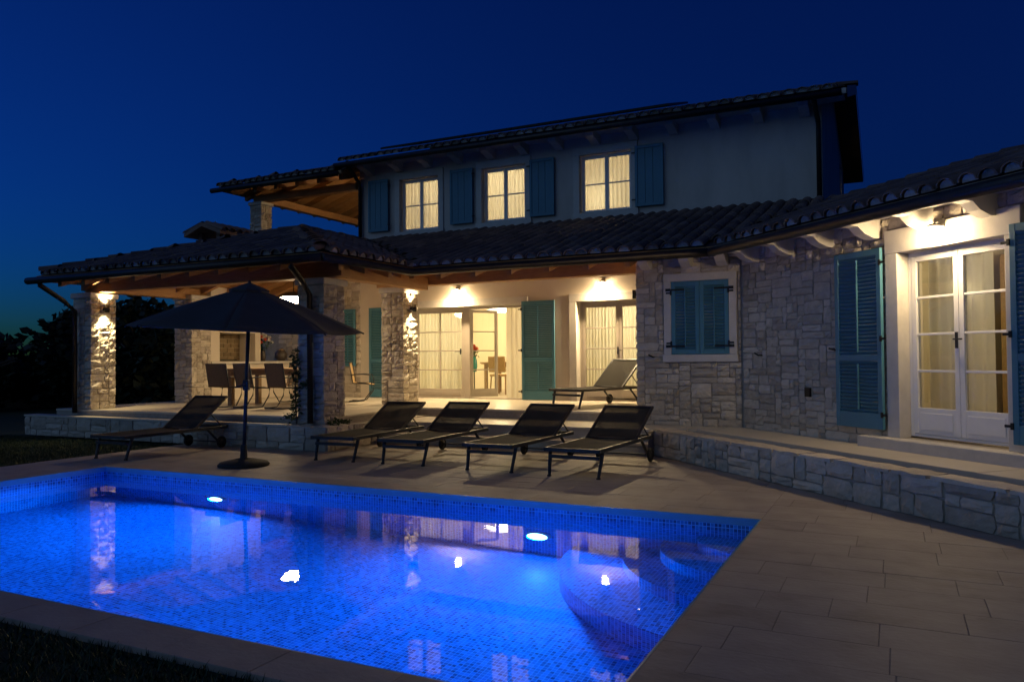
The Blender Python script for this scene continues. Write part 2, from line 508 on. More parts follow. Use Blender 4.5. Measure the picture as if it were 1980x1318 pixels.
# -------- wall with openings (one mesh)
def wall(parent, name, M, u0, u1, v0, v1, holes, thick, mat, mats=None):
    us = sorted({u0, u1, *[h[0] for h in holes], *[h[1] for h in holes]}); us = [u for u in us if u0 <= u <= u1]
    vs = sorted({v0, v1, *[h[2] for h in holes], *[h[3] for h in holes]}); vs = [v for v in vs if v0 <= v <= v1]
    def solid(i, j):
        if i < 0 or j < 0 or i >= len(us) - 1 or j >= len(vs) - 1: return False
        x, y = (us[i] + us[i + 1]) / 2, (vs[j] + vs[j + 1]) / 2
        return not any(h[0] < x < h[1] and h[2] < y < h[3] for h in holes)
    b = MB(M)
    t = -thick
    for i in range(len(us) - 1):
        for j in range(len(vs) - 1):
            if not solid(i, j): continue
            a, c, e, g = us[i], us[i + 1], vs[j], vs[j + 1]
            b.face([(a, e, 0), (c, e, 0), (c, g, 0), (a, g, 0)])
            b.face([(a, g, t), (c, g, t), (c, e, t), (a, e, t)])
            if not solid(i - 1, j): b.face([(a, e, t), (a, e, 0), (a, g, 0), (a, g, t)])
            if not solid(i + 1, j): b.face([(c, e, 0), (c, e, t), (c, g, t), (c, g, 0)])
            if not solid(i, j - 1): b.face([(a, e, t), (c, e, t), (c, e, 0), (a, e, 0)])
            if not solid(i, j + 1): b.face([(a, g, 0), (c, g, 0), (c, g, t), (a, g, t)])
    return b.build(name, mats or mat, parent)

def ex(h, d=0.035):
    return (h[0] - d, h[1] + d, h[2] - (d if h[2] > 0.8 else 0), h[3] + d)

def surround(parent, M, u0, u1, v0, v1, wd=0.14, proud=0.035, sill=True, lintel=None, reveal=0.12, mat=None):
    """dressed stone round an opening u0..u1, v0..v1"""
    mat = mat or M_TRIM
    lt = lintel or wd
    b = MB(M)
    b.box((u0 - wd, v0, -reveal), (u0, v1, proud)).box((u1, v0, -reveal), (u1 + wd, v1, proud))
    b.box((u0 - wd - 0.002, v1, -reveal), (u1 + wd + 0.002, v1 + lt, proud + 0.003))
    o = b.build('surround', mat, parent, bevel=0.006)
    if sill:
        MB(M).box((u0 - wd - 0.015, v0 - wd, -reveal), (u1 + wd + 0.015, v0 - 0.001, proud + 0.02)).build('sill', mat, o, bevel=0.006)
    return o

PANE = unit_box(M_GLASS)
def glazed(parent, name, M, u0, u1, v0, v1, n, leaves, rows, kick=0.0, fw=0.05, st=0.055, cols=1, mat=None):
    """window / glazed door: outer frame (part) with sashes and panes (sub-parts); n = depth of the plane"""
    mat = mat or M_WHITE
    b = MB(M)
    b.box((u0, v0, n - 0.07), (u0 + fw, v1, n)).box((u1 - fw, v0, n - 0.07), (u1, v1, n)).box((u0 + fw, v1 - fw, n - 0.07), (u1 - fw, v1, n))
    if kick == 0: b.box((u0 + fw, v0, n - 0.07), (u1 - fw, v0 + fw, n))
    else: b.box((u0 + fw, v0, n - 0.07), (u1 - fw, v0 + 0.03, n))
    fo = b.build(name, mat, parent, bevel=0.004)
    a0, a1 = u0 + fw + 0.003, u1 - fw - 0.003
    b0, b1 = v0 + (fw if kick == 0 else 0.03) + 0.003, v1 - fw - 0.003
    lw = (a1 - a0) / leaves
    for k in range(leaves):
        l0, l1 = a0 + k * lw + 0.002, a0 + (k + 1) * lw - 0.002
        sash(fo, M, l0, l1, b0, b1, n + 0.006, rows, kick, st, cols, mat)
    return fo

def sash(fo, M, l0, l1, b0, b1, n, rows, kick, st, cols, mat):
    d0, d1 = n - 0.05, n
    s = MB(M)
    s.box((l0, b0, d0), (l0 + st, b1, d1)).box((l1 - st, b0, d0), (l1, b1, d1))
    s.box((l0 + st, b1 - st, d0), (l1 - st, b1, d1 - 0.001))
    base = b0 + (st if kick == 0 else kick)
    s.box((l0 + st, b0, d0), (l1 - st, base, d1 - 0.001))
    if kick > 0:
        s.box((l0 + st + 0.03, b0 + 0.05, d1 - 0.001), (l1 - st - 0.03, base - 0.05, d1 + 0.008))
    g0, g1, h0, h1 = l0 + st, l1 - st, base, b1 - st
    bar = 0.024
    for r in range(1, rows):
        y = h0 + (h1 - h0) * r / rows
        s.box((g0, y - bar / 2, d0 + 0.008), (g1, y + bar / 2, d1 - 0.006))
    for c in range(1, cols):
        x = g0 + (g1 - g0) * c / cols
        s.box((x - bar / 2, h0, d0 + 0.009), (x + bar / 2, h1, d1 - 0.005))
    so = s.build('sash', mat, fo, bevel=0.003)
    ph, pw = (h1 - h0) / rows, (g1 - g0) / cols
    for r in range(rows):
        for c in range(cols):
            o = bpy.data.objects.new('pane', PANE)
            link(o, fo)
            o.matrix_basis = M @ T3(g0 + pw * (c + 0.5), h0 + ph * (r + 0.5), (d0 + d1) / 2) @ S3(pw - bar * 0.5, ph - bar * 0.5, 0.006)
    return so

def board_shutter(parent, M, u0, u1, v0, v1, n, hinge_left):
    """plank shutter with a raised border"""
    b = MB(M)
    t = 0.035
    b.box((u0, v0, n), (u0 + 0.05, v1, n + t)).box((u1 - 0.05, v0, n), (u1, v1, n + t))
    b.box((u0 + 0.05, v0, n), (u1 - 0.05, v0 + 0.06, n + t - 0.001)).box((u0 + 0.05, v1 - 0.06, n), (u1 - 0.05, v1, n + t - 0.001))
    so = b.build('shutter', M_TEAL, parent, bevel=0.004)
    k = 3
    w_ = (u1 - u0 - 0.1) / k
    for i in range(k):
        o = bpy.data.objects.new('plank', unit_box(M_TEAL)); link(o, so)
        o.matrix_basis = M @ T3(u0 + 0.05 + w_ * (i + 0.5), (v0 + v1) / 2, n + 0.013) @ S3(w_ - 0.007, v1 - v0 - 0.125, 0.02)
    hu = u0 if hinge_left else u1
    sg = -1 if hinge_left else 1
    for v in (v0 + 0.13, v1 - 0.13):
        MB(M).box((hu - 0.05 * (sg < 0) - 0.01, v - 0.012, n + t), (hu + 0.05 * (sg > 0) + 0.01, v + 0.012, n + t + 0.012)).build('hinge', M_IRON, so)
    return so

def louvre_shutter(parent, M, u0, u1, v0, v1, n, nsl, hinge_left, mid=None, rod=True, iron=True, lower_panel=False):
    t = 0.038
    st = 0.06
    b = MB(M)
    b.box((u0, v0, n), (u0 + st, v1, n + t)).box((u1 - st, v0, n), (u1, v1, n + t))
    b.box((u0 + st, v0, n), (u1 - st, v0 + (0.17 if lower_panel else 0.07), n + t - 0.001)).box((u0 + st, v1 - 0.07, n), (u1 - st, v1, n + t - 0.001))
    lo, hi = v0 + (0.17 if lower_panel else 0.07), v1 - 0.07
    spans = [(lo, hi)]
    if mid:
        b.box((u0 + st, mid - 0.035, n), (u1 - st, mid + 0.035, n + t - 0.001))
        spans = [(lo, mid - 0.035), (mid + 0.035, hi)]
    so = b.build('shutter', M_TEAL, parent, bevel=0.004)
    tot = sum(e - a for a, e in spans)
    for a, e in spans:
        k = max(2, int(round(nsl * (e - a) / tot)))
        p = (e - a) / k
        for i in range(k):
            o = bpy.data.objects.new('slat', unit_box(M_TEAL)); link(o, so)
            o.matrix_basis = M @ T3((u0 + u1) / 2, a + p * (i + 0.5), n + t * 0.48) @ Matrix.Rotation(radians(38), 4, 'X') @ S3(u1 - u0 - 2 * st + 0.01, p * 0.98, 0.008)
        if rod:
            MB(M).box(((u0 + u1) / 2 - 0.008, a + 0.03, n + t * 0.75), ((u0 + u1) / 2 + 0.008, e - 0.03, n + t + 0.008)).build('tilt_rod', M_TEAL, so)
    if iron:
        hu = u0 if hinge_left else u1
        sg = -1 if hinge_left else 1
        for v in (v0 + 0.16, v1 - 0.16) if (v1 - v0) < 1.4 else (v0 + 0.16, (v0 + v1) / 2, v1 - 0.16):
            MB(M).box((hu - 0.012, v - 0.03, n + t), (hu + 0.012 + 0, v + 0.03, n + t + 0.016)).box((hu + 0.006 * sg, v - 0.012, n + t + 0.002), (hu + sg * 0.07, v + 0.012, n + t + 0.014)).build('hinge', M_IRON, so)
    return so

# -------- roofs
def tile_mesh(eave):
    b = MB()
    n = 6
    r0, r1, L_ = 0.096, 0.078, 0.44
    def ring(r, y, z): return [b.P((r * cos(pi - pi * k / n), y, z + r * 0.82 * sin(pi * k / n))) for k in range(n + 1)]
    a = ring(r0, 0, 0.012); c = ring(r1, L_, 0.0)
    i = ring(r0 - 0.016, 0.0, 0.012)
    for k in range(n):
        b.f.append([a[k], a[k + 1], c[k + 1], c[k]]); b.m.append(0)
        b.f.append([i[k], i[k + 1], a[k + 1], a[k]]); b.m.append(0)
    if eave:
        p = ring(r0 - 0.012, 0.035, 0.0)
        b.f.append(p); b.m.append(1)
    return b.mesh('roof_tile', [M_TILE, M_PLUG], smooth=False)
TILE, TILE_E = tile_mesh(False), tile_mesh(True)

def roof_plane(house, name, E, U, S, slope, lo, hi, pmax, under, sp=0.205, row=0.33, thick=0.09, tiles=True, seed=1, pts=None, fascia=None):
    """E eave point at u=0 on the roof top; U along the eave, S horizontal up-slope; lo/hi(p) bounds"""
    r = random.Random(seed)
    U = Vector((U[0], U[1], 0)); Sv = Vector((S[0], S[1], 0)); E = Vector(E)
    ps = pts or [0, pmax]
    b = MB()
    def at(u, p, dz=0.0): return E + U * u + Sv * p + Vector((0, 0, slope * p + dz))
    for k in range(len(ps) - 1):
        p0, p1 = ps[k], ps[k + 1]
        q = [(lo(p0), p0), (hi(p0), p0), (hi(p1), p1), (lo(p1), p1)]
        top = [at(u, p) for u, p in q]; bot = [at(u, p, -thick) for u, p in q]
        b.face(top, 0); b.face(bot[::-1], 1)
        for i in range(4):
            j = (i + 1) % 4
            b.face([bot[i], bot[j], top[j], top[i]], 2)
    ro = b.build(name, [M_TILEBASE, under, fascia or under], house)
    if tiles:
        c = 1 / sqrt(1 + slope * slope)
        Y = (Sv + Vector((0, 0, slope))) * c
        Z = U.cross(Y)
        nrow = int((pmax) / (row * c))
        umin = min(lo(p) for p in ps); umax = max(hi(p) for p in ps)
        for j in range(nrow):
            p = j * row * c - (0.07 if j == 0 else 0.0)
            k0 = int(math.floor(umin / sp)); k1 = int(math.ceil(umax / sp))
            for k in range(k0, k1 + 1):
                u = (k + 0.5) * sp
                pc = max(0, p + 0.1)
                if u < lo(pc) + 0.06 or u > hi(pc) - 0.06: continue
                pos = at(u + r.uniform(-0.012, 0.012), p + r.uniform(-0.015, 0.015), 0.022 + r.uniform(-0.004, 0.006))
                a = r.uniform(-0.035, 0.035)
                X2 = U * cos(a) + Y * sin(a); Y2 = Y * cos(a) - U * sin(a)
                Yt = (Y2 + Z * 0.035).normalized(); Zt = X2.cross(Yt)
                M = Matrix(((X2.x, Yt.x, Zt.x, pos.x), (X2.y, Yt.y, Zt.y, pos.y), (X2.z, Yt.z, Zt.z, pos.z), (0, 0, 0, 1)))
                piece(('house', 'tile'), 'roof_tile', ro, TILE_E if j == 0 else TILE, M, 0.07 * (1.7 if j == 0 else 1))
    return ro

def ridge_caps(parent, A, B, n=None):
    A, B = Vector(A), Vector(B)
    L_ = (B - A).length
    n = n or int(L_ / 0.36)
    Y = (B - A).normalized()
    X = Y.cross(Vector((0, 0, 1))).normalized(); Z = X.cross(Y)
    for k in range(n):
        p = A + Y * (k * L_ / n) + Z * (0.03 + RND.uniform(-0.004, 0.006))
        M = Matrix(((X.x, Y.x, Z.x, p.x), (X.y, Y.y, Z.y, p.y), (X.z, Y.z, Z.z, p.z), (0, 0, 0, 1))) @ S3(1.35, 0.95, 1.2)
        o = bpy.data.objects.new('ridge_tile', TILE); link(o, parent); o.matrix_basis = M

def gutter(house, pts, r=0.06):
    b = MB(); b.tube(pts, r, 8, 0)
    return b.build('gutter', M_GUTTER, house, smooth=True)

def corbel(house, M, u, v, n0, proj=0.42, w_=0.13, h=0.17, mat=None, front=0.055):
    b = MB(M)
    prof = [(n0, v), (n0 + proj, v), (n0 + proj, v - front), (n0 + proj * 0.86, v - front - 0.02), (n0 + proj * 0.62, v - front - 0.03), (n0 + proj * 0.45, v - h * 0.78), (n0 + proj * 0.22, v - h), (n0, v - h)]
    L_ = [b.P((u - w_ / 2, y, z)) for z, y in prof]; R_ = [b.P((u + w_ / 2, y, z)) for z, y in prof]
    b.f.append(L_); b.m.append(0); b.f.append(R_[::-1]); b.m.append(0)
    for k in range(len(prof)):
        j = (k + 1) % len(prof)
        b.f.append([L_[j], L_[k], R_[k], R_[j]]); b.m.append(0)
    return b.build('corbel', mat or M_TRIM, house)

def light(name, kind, loc, power, color, parent=None, **kw):
    d = bpy.data.lights.new(name, kind)
    d.energy = power; d.color = color
    for k, v in kw.items():
        if k != 'aim': setattr(d, k, v)
    o = bpy.data.objects.new(name, d)
    o.location = loc
    if 'aim' in kw: o.rotation_euler = Vector(kw['aim']).to_track_quat('-Z', 'Y').to_euler()
    link(o, parent)
    return o

# ================================================================ layout numbers (metres, deck = 0)
ZT, ZP = 0.46, 0.315            # terrace, path / broad step
PX0, PX1, PY0, PY1 = -8.83, -0.99, 2.72, 6.48
ZW, ZF = -0.12, -1.45
YM = 14.1                       # main facade
YS = 11.12                      # stone bay
SW = 9.2                        # wing wall: x + y
EZ = 2.76                       # lower eaves (roof top)
SL = 0.315

# ================================================================ ground, lawn, deck, pool
def rects(name, rs, z, mat, parent=None):
    b = MB()
    for x0, x1, y0, y1 in rs:
        b.face([(x0, y0, z), (x1, y0, z), (x1, y1, z), (x0, y1, z)])
    return b.build(name, mat, parent)
DX0, DX1, DY0, DY1 = -10.05, 9.0, -4.0, 10.4
g = rects('ground', [(-900, DX0, -900, 900), (DX1, 900, -900, 900), (DX0, DX1, -900, DY0), (DX0, DX1, DY1, 900)], -0.03, M_LAWN)
tag(g, kind='structure')
lawn = rects('lawn', [(DX0, -1.6, DY0, 2.45)], -0.03, M_LAWN); tag(lawn, kind='structure')

deck = MB()
for x0, x1, y0, y1 in ((DX0, PX0, 2.45, DY1), (PX0, PX1, PY1, DY1), (PX0, PX1, 2.45, PY0), (PX1, DX1, 2.45, DY1), (-1.6, DX1, DY0, 2.45)):
    deck.face([(x0, y0, -0.0025), (x1, y0, -0.0025), (x1, y1, -0.0025), (x0, y1, -0.0025)])
deck = deck.build('pool_deck', M_GROUT); tag(deck, kind='structure')

def slab_mesh():
    b = MB()
    e = 0.005
    b.face([(-.5 + e, -.5 + e, 0), (.5 - e, -.5 + e, 0), (.5 - e, .5 - e, 0), (-.5 + e, .5 - e, 0)])
    c = [(-.5, -.5), (.5, -.5), (.5, .5), (-.5, .5)]; i = [(-.5 + e, -.5 + e), (.5 - e, -.5 + e), (.5 - e, .5 - e), (-.5 + e, .5 - e)]
    for k in range(4):
        j = (k + 1) % 4
        b.face([(*c[k], -0.12), (*c[j], -0.12), (*i[j], 0), (*i[k], 0)])
        b.face([(*c[k], -1), (*c[j], -1), (*c[j], -0.12), (*c[k], -0.12)])
    return b.mesh('paving_slab', M_PAVING)
SLAB = slab_mesh()
SLAB_T = SLAB.copy(); SLAB_T.materials[0] = M_TERRACE

def pave(parent, key, x0, x1, y0, y1, z, rowh, lens, mesh, seed, th=0.03, clip=None, M0=None):
    r = random.Random(seed)
    n = max(1, int(round((y1 - y0) / rowh))); h = (y1 - y0) / n
    for j in range(n):
        x = x0 - r.uniform(0, lens[0] * 0.6)
        while x < x1:
            L_ = r.uniform(*lens)
            a, c = max(x, x0), min(x + L_, x1)
            if x1 - c < 0.14: c = x1
            x = c
            if c - a < 0.02: continue
            y = y0 + (j + 0.5) * h
            zz = z + r.uniform(-0.0012, 0.0012)
            M = T3((a + c) / 2, y, zz) @ Matrix.Rotation(r.uniform(-0.0015, 0.0015), 4, 'X') @ S3(c - a - 0.0014, h - 0.0014, th)
            if M0: M = M0 @ M
            if clip and not clip(M.translation): continue
            piece(key, 'paving_slab', parent, mesh, M)
inwall = lambda p: p.x + p.y < 7.7
DK = ('deck', 'slab')
pave(deck, DK, PX1, DX1, -2.0, DY1, 0, 0.33, (0.3, 0.85), SLAB, 1, clip=inwall)
pave(deck, DK, PX0 - 0.3, PX1, PY1, PY1 + 0.3, 0, 0.3, (0.55, 0.65), SLAB, 3)
pave(deck, DK, PX0, PX1, 2.45, PY0, 0, 0.27, (0.55, 0.65), SLAB, 4)
pave(deck, DK, PX0 - 0.3, PX0, 2.45, PY1, 0, 0.6, (0.29, 0.31), SLAB, 5)
pave(deck, DK, DX0, PX0 - 0.3, 2.45, PY1 + .3, 0, 0.42, (0.45, 0.6), SLAB, 6)
pave(deck, DK, DX0, PX1, PY1 + 0.3, 10.3, 0, 0.33, (0.3, 0.85), SLAB, 7)
pave(deck, DK, -1.6, PX1, -2.0, 2.45, 0, 0.42, (0.45, 0.7), SLAB, 8)

# pool basin
pool = MB()
e = 0.0
pool.face([(PX0, PY0, ZF), (PX1, PY0, ZF), (PX1, PY1, ZF), (PX0, PY1, ZF)], 0)
pool.face([(PX0, PY1, ZF), (PX1, PY1, ZF), (PX1, PY1, -0.001), (PX0, PY1, -0.001)], 1)
pool.face([(PX1, PY0, ZF), (PX0, PY0, ZF), (PX0, PY0, -0.001), (PX1, PY0, -0.001)], 1)
pool.face([(PX0, PY0, ZF), (PX0, PY1, ZF), (PX0, PY1, -0.001), (PX0, PY0, -0.001)], 2)
pool.face([(PX1, PY1, ZF), (PX1, PY0, ZF), (PX1, PY0, -0.001), (PX1, PY1, -0.001)], 2)
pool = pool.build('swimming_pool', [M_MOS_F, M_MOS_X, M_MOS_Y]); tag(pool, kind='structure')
# curved entry steps in the corner nearest the wing
for k, (rad, zt) in enumerate(((0.50, -0.34), (0.80, -0.62), (1.10, -0.90), (1.62, -1.12))):
    b = MB(); N = 18
    pts = [(PX1 - rad * cos(pi / 2 * t / N), PY1 - rad * sin(pi / 2 * t / N)) for t in range(N + 1)]
    for t in range(N):
        b.face([(PX1, PY1, zt), (*pts[t], zt), (*pts[t + 1], zt)], 0)
        b.face([(*pts[t], ZF), (*pts[t + 1], ZF), (*pts[t + 1], zt), (*pts[t], zt)], 1 if t < N / 2 else 2)
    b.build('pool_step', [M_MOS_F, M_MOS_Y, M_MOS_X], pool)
wtr = MB()
wtr.face([(PX0 - .004, PY0 - .004, ZW), (PX1 + .004, PY0 - .004, ZW), (PX1 + .004, PY1 + .004, ZW), (PX0 - .004, PY1 + .004, ZW)])
wtr = wtr.build('water', M_WATER); tag(wtr, kind='structure')
M_BAND = pbr('pale_band_tile', [(0.2, (0.10, 0.26, 0.34)), (0.8, (0.15, 0.33, 0.42))], 9, 0.3, 0.05, 60)
pe = MB()
pe.box((PX0, PY1 - 0.012, -0.06), (PX1, PY1 - 0.001, -0.002)).box((PX0, PY0 + 0.001, -0.06), (PX1, PY0 + 0.012, -0.002)).box((PX0 + 0.001, PY0 + 0.012, -0.06), (PX0 + 0.012, PY1 - 0.012, -0.002)).box((PX1 - 0.012, PY0 + 0.012, -0.06), (PX1 - 0.001, PY1 - 0.012, -0.002))
pe.build('pool_rim', M_BAND, pool)
# white plate on the left pool wall
MB().box((PX0 - 0.001, 4.55, -0.22), (PX0 + 0.012, 5.0, -0.03)).build('wall_plate', M_WHITE, pool)

M_PLENS = emit('pool_lamp_lens', (0.25, 0.62, 1.0), 14)
def pool_lamp(x, y, z, aim, label):
    r_ = empty('pool_lamp', (x, y, z), math.atan2(aim[1], aim[0]), label, 'pool light', 'underwater pool lamps')
    MB(Matrix.Rotation(pi / 2, 4, 'Y')).lathe([(0.0, 0.035), (0.10, 0.035), (0.125, 0.02), (0.13, 0.0)], seg=24).build('rim', M_WHITE, r_, True)
    MB(Matrix.Rotation(pi / 2, 4, 'Y')).lathe([(0.0, 0.05), (0.06, 0.047), (0.098, 0.038)], seg=24).build('lens', M_PLENS, r_, True)
    light('pool_lamp_beam', 'AREA', (0.07, 0, 0), P_POOL, (0.001, 0.21, 1.0), r_, shape='DISK', size=0.18, spread=radians(170)).rotation_euler = (0, radians(-83), 0)
pool_lamp(-6.92, PY1, -0.90, (0, -1), 'round underwater lamp on the long pool wall opposite the parasol')
pool_lamp(-2.94, PY1, -0.90, (0, -1), 'round underwater lamp on the long pool wall beside the curved steps')

# ================================================================ terrace, steps, path
K_T = ('terrace', 'stone')
terr = MB()
terr.box((-13.6, 9.0, 0.0), (-7.50, YM, ZT - 0.03))                 # left porch floor
terr.box((-7.50, 11.45, 0.0), (-3.42, YM, ZT - 0.03))               # main porch floor
terr.box((-14.1, 8.75, 0.0), (-7.25, 9.0, 0.33))                    # front step of the left porch
terr.box((-7.50, 9.0, 0.0), (-7.25, 11.45, 0.33))                   # planter ledge beside the corner pillar
terr = terr.build('terrace', M_MORTAR); tag(terr, kind='structure')
KT = ('terrace', 'slab')
pave(terr, KT, -13.6, -7.48, 8.985, YM, ZT, 0.5, (0.5, 0.9), SLAB_T, 21)
pave(terr, KT, -7.48, -3.42, 11.43, YM, ZT, 0.5, (0.5, 0.9), SLAB_T, 22)
pave(terr, KT, -14.12, -7.98, 8.73, 8.985, 0.36, 0.3, (0.6, 1.1), SLAB_T, 23)
stones(terr, K_T, FY(8.75), -14.1, -7.25, 0.0, 0.33, cell=0.055, wr=(3, 9), hr=(2, 3), seed=31, depth=0.03)
stones(terr, K_T, FX(-7.25), 8.75, 10.1, 0.0, 0.34, cell=0.055, wr=(3, 8), hr=(2, 3), seed=32, depth=0.03)
stones(terr, K_T, frame((0, 0, 0.0), (1, 0), (0, -1)) @ T3(0, 0.33, -8.74) @ Matrix.Rotation(-pi / 2, 4, 'X'), -8.0, -7.24, 0.0, 0.72, cell=0.06, wr=(4, 8), hr=(3, 5), seed=33, depth=0.025)
steps = MB()
steps.box((-7.25, 10.36, 0.0), (-2.85, 11.45, ZP - 0.03))
steps.box((-7.25, 10.04, 0.0), (-2.95, 10.36, 0.125))
steps = steps.build('steps', M_TERRACE); tag(steps, kind='structure')
KS = ('steps', 'slab')
pave(steps, KS, -7.25, -2.9, 10.34, 11.45, ZP, 0.55, (0.7, 1.1), SLAB_T, 24)
pave(steps, KS, -7.25, -2.95, 10.02, 10.36, 0.155, 0.33, (0.7, 1.1), SLAB_T, 25)

# path in front of the wing (u = tau along the wing, v = distance from the wall)
path = MB()
def wpt(tau, s): return ((s + R2 * tau) / 2, (s - R2 * tau) / 2)
path.prism([wpt(-9.30, 8.15), wpt(-2.5, 8.15), wpt(-2.5, 9.25), wpt(-9.05, 9.25)], 0.0, ZP - 0.035)
path.prism([(-3.42, 10.6), (-2.2, 10.6), (-1.9, 11.16), (-3.42, 11.16)], 0.0, ZP - 0.036)
path = path.build('path', M_TERRACE); tag(path, kind='structure')
WROT = Matrix.Rotation(-pi / 4, 4, 'Z')
def wing_m(s): return T3(s / 2, s / 2, 0) @ WROT     # local x = tau, local y = into the wing
pave(path, ('path', 'slab'), -9.25, -2.5, 0, (9.2 - 8.15) / R2 - 0.003, ZP, 0.74, (0.8, 1.3), SLAB_T, 26, M0=wing_m(8.15), th=0.045)
for k in range(4):
    piece(('path', 'slab'), 'paving_slab', path, SLAB_T, T3(-3.2 + k * 0.42, 10.86, ZP - 0.002) @ S3(0.41, 0.52, 0.04))

# retaining wall along the deck
gw = world_root(empty('garden_wall', (-1.0, 8.2, 0), 0, 'low rough stone retaining wall between the deck and the path of the wing', 'garden wall'))
b = MB()
b.prism([wpt(-9.22, 7.22), wpt(-2.5, 7.22), wpt(-2.5, 7.52), wpt(-9.05, 7.52)], 0.0, 0.325)
b.prism([wpt(-9.20, 7.23), (-2.95, 10.0), (-2.95, 10.36), (-2.55, 10.3)], 0.0, 0.324)
core = b.build('core', M_MORTAR, gw)
stones(core, ('gw', 'stone'), FW(7.22), -9.2, -2.5, 0.0, 0.33, cell=0.048, wr=(3, 9), hr=(2, 4), seed=41, depth=0.035, joint=0.012)
cap_m = wing_m(7.19) @ T3(0, 0.0, 0.33)
r_ = random.Random(4)
x = -9.15
while x < -2.6:
    L_ = r_.uniform(0.3, 0.75)
    piece(('gw', 'cap'), 'cap_stone', gw, r_.choice(SMOOTHER), cap_m @ T3(x + L_ / 2, 0.12, 0.0) @ S3(L_ - 0.01, 0.25, 0.03))
    x += L_
soil = MB().prism([wpt(-9.0, 7.5), wpt(-2.5, 7.5), wpt(-2.5, 8.2), wpt(-9.1, 8.2)], 0.0, 0.2).build('planting_soil', M_SOIL); tag(soil, kind='structure')

# ================================================================ the villa
H = world_root(empty('villa', (-6.0, YM, 0), 0, 'two storey stone and plaster villa with tiled roofs and teal shutters', 'house'))
HS = ('house', 'stone')

# --- ground floor main facade
D1 = (-9.60, -6.72, ZT, 2.38)
D2 = (-5.55, -3.95, ZT, 2.38)
DSIDE = (-11.95, -11.25, 1.15, 2.40)
wl = wall(H, 'facade_wall', FY(YM), -10.72, -3.42, 0.2, 3.9, [ex(D1), ex(D2)], 0.25, M_PLASTER)
st_wall = wall(H, 'porch_stone_wall', FY(YM), -13.6, -10.72, 0.2, 3.7, [], 0.3, M_MORTAR)
stones(st_wall, HS, FY(YM), -13.1, -10.72, ZT, 3.3, seed=51, cell=0.06)
surround(H, FY(YM), D1[0], D1[1], D1[2], D1[3], 0.13, 0.03, sill=False, lintel=0.15, reveal=0.17)
surround(H, FY(YM), D2[0], D2[1], D2[2], D2[3], 0.15, 0.03, sill=False, lintel=0.15, reveal=0.17)
# door 1: fixed pair at the left, a leaf standing ajar, then the open bay
def FYd(y): return FY(y)
fo = MB(FY(YM)).box((D1[0], D1[2], -0.24), (D1[0] + 0.05, D1[3], -0.17)).box((D1[1] - 0.05, D1[2], -0.24), (D1[1], D1[3], -0.17)).box((D1[0] + 0.05, D1[3] - 0.05, -0.24), (D1[1] - 0.05, D1[3], -0.17)).box((-8.16, D1[2], -0.24), (-8.02, D1[3] - 0.05, -0.165)).box((D1[0] + 0.05, D1[2], -0.24), (D1[1] - 0.05, D1[2] + 0.025, -0.168)).build('patio_door', M_DOORSHADE, H, bevel=0.004)
sash(fo, FY(YM), -9.55, -9.36, D1[2] + 0.03, D1[3] - 0.055, -0.172, 4, 0.17, 0.05, 1, M_DOORSHADE)
sash(fo, FY(YM), -9.355, -8.165, D1[2] + 0.03, D1[3] - 0.055, -0.172, 4, 0.17, 0.055, 2, M_DOORSHADE)
LEAF = T3(-8.015, YM + 0.20, 0) @ Matrix.Rotation(radians(58), 4, 'Z') @ frame((0, 0, 0), (1, 0), (0, -1))
sash(fo, LEAF, 0.0, 0.66, D1[2] + 0.03, D1[3] - 0.055, 0.0, 4, 0.17, 0.06, 1, M_DOORSHADE)
for (hu, hv) in ((-8.24, 1.45),):
    MB(FY(YM)).box((hu - 0.012, hv - 0.06, -0.17), (hu + 0.012, hv + 0.06, -0.15)).tube([(hu, hv, -0.16), (hu, hv, -0.12), (hu - 0.11, hv, -0.115)], 0.008).build('handle', M_ALU, fo)
d2 = glazed(H, 'patio_door', FY(YM), D2[0], D2[1], D2[2], D2[3], -0.17, 2, 4, kick=0.18, st=0.06, mat=M_DOORSHADE)
MB(FY(YM)).box((-4.79, 1.36, -0.162), (-4.765, 1.50, -0.15)).tube([(-4.777, 1.43, -0.155), (-4.777, 1.43, -0.11), (-4.68, 1.43, -0.105)], 0.008).build('handle', M_ALU, d2)
louvre_shutter(H, FY(YM), -6.70, -5.99, ZT + 0.015, 2.43, 0.045, 46, True, mid=1.27, lower_panel=True)
louvre_shutter(H, FY(YM), -10.43, -9.75, ZT + 0.015, 2.43, 0.045, 46, False, mid=1.27, lower_panel=True)
louvre_shutter(H, FY(YM), -11.20, -10.80, 1.15, 2.42, 0.06, 20, True)

# --- stone bay with the shuttered window
WB = (-2.91, -2.09, 1.33, 2.38)
bay = wall(H, 'stone_bay_wall', FY(YS), -3.42, -1.9, 0.1, 2.84, [ex(WB)], 0.3, M_MORTAR)
stones(bay, HS, FY(YS), -3.44, -1.93, ZP - 0.02, 2.77, holes=[(WB[0] - 0.1, WB[1] + 0.1, WB[2] - 0.1, WB[3] + 0.1)], seed=61)
bs = wall(H, 'stone_bay_side', frame((-3.42, 0, 0), (0, -1), (-1, 0)), -YM, -YS - 0.02, 0.2, 2.84, [], 0.25, M_MORTAR)
stones(bs, HS, frame((-3.42, 0, 0), (0, -1), (-1, 0)), -YM, -YS, ZT, 2.84, seed=62)
surround(H, FY(YS), *WB, 0.105, 0.04, lintel=0.11)
MB(FY(YS)).box((WB[0], WB[2], -0.2), (WB[1], WB[3], -0.15)).build('window_blind', M_INT, H)
louvre_shutter(H, FY(YS), WB[0] + 0.003, (WB[0] + WB[1]) / 2 - 0.002, WB[2] + 0.004, WB[3] - 0.004, -0.005, 20, True)
louvre_shutter(H, FY(YS), (WB[0] + WB[1]) / 2 + 0.002, WB[1] - 0.003, WB[2] + 0.004, WB[3] - 0.004, -0.005, 20, False)
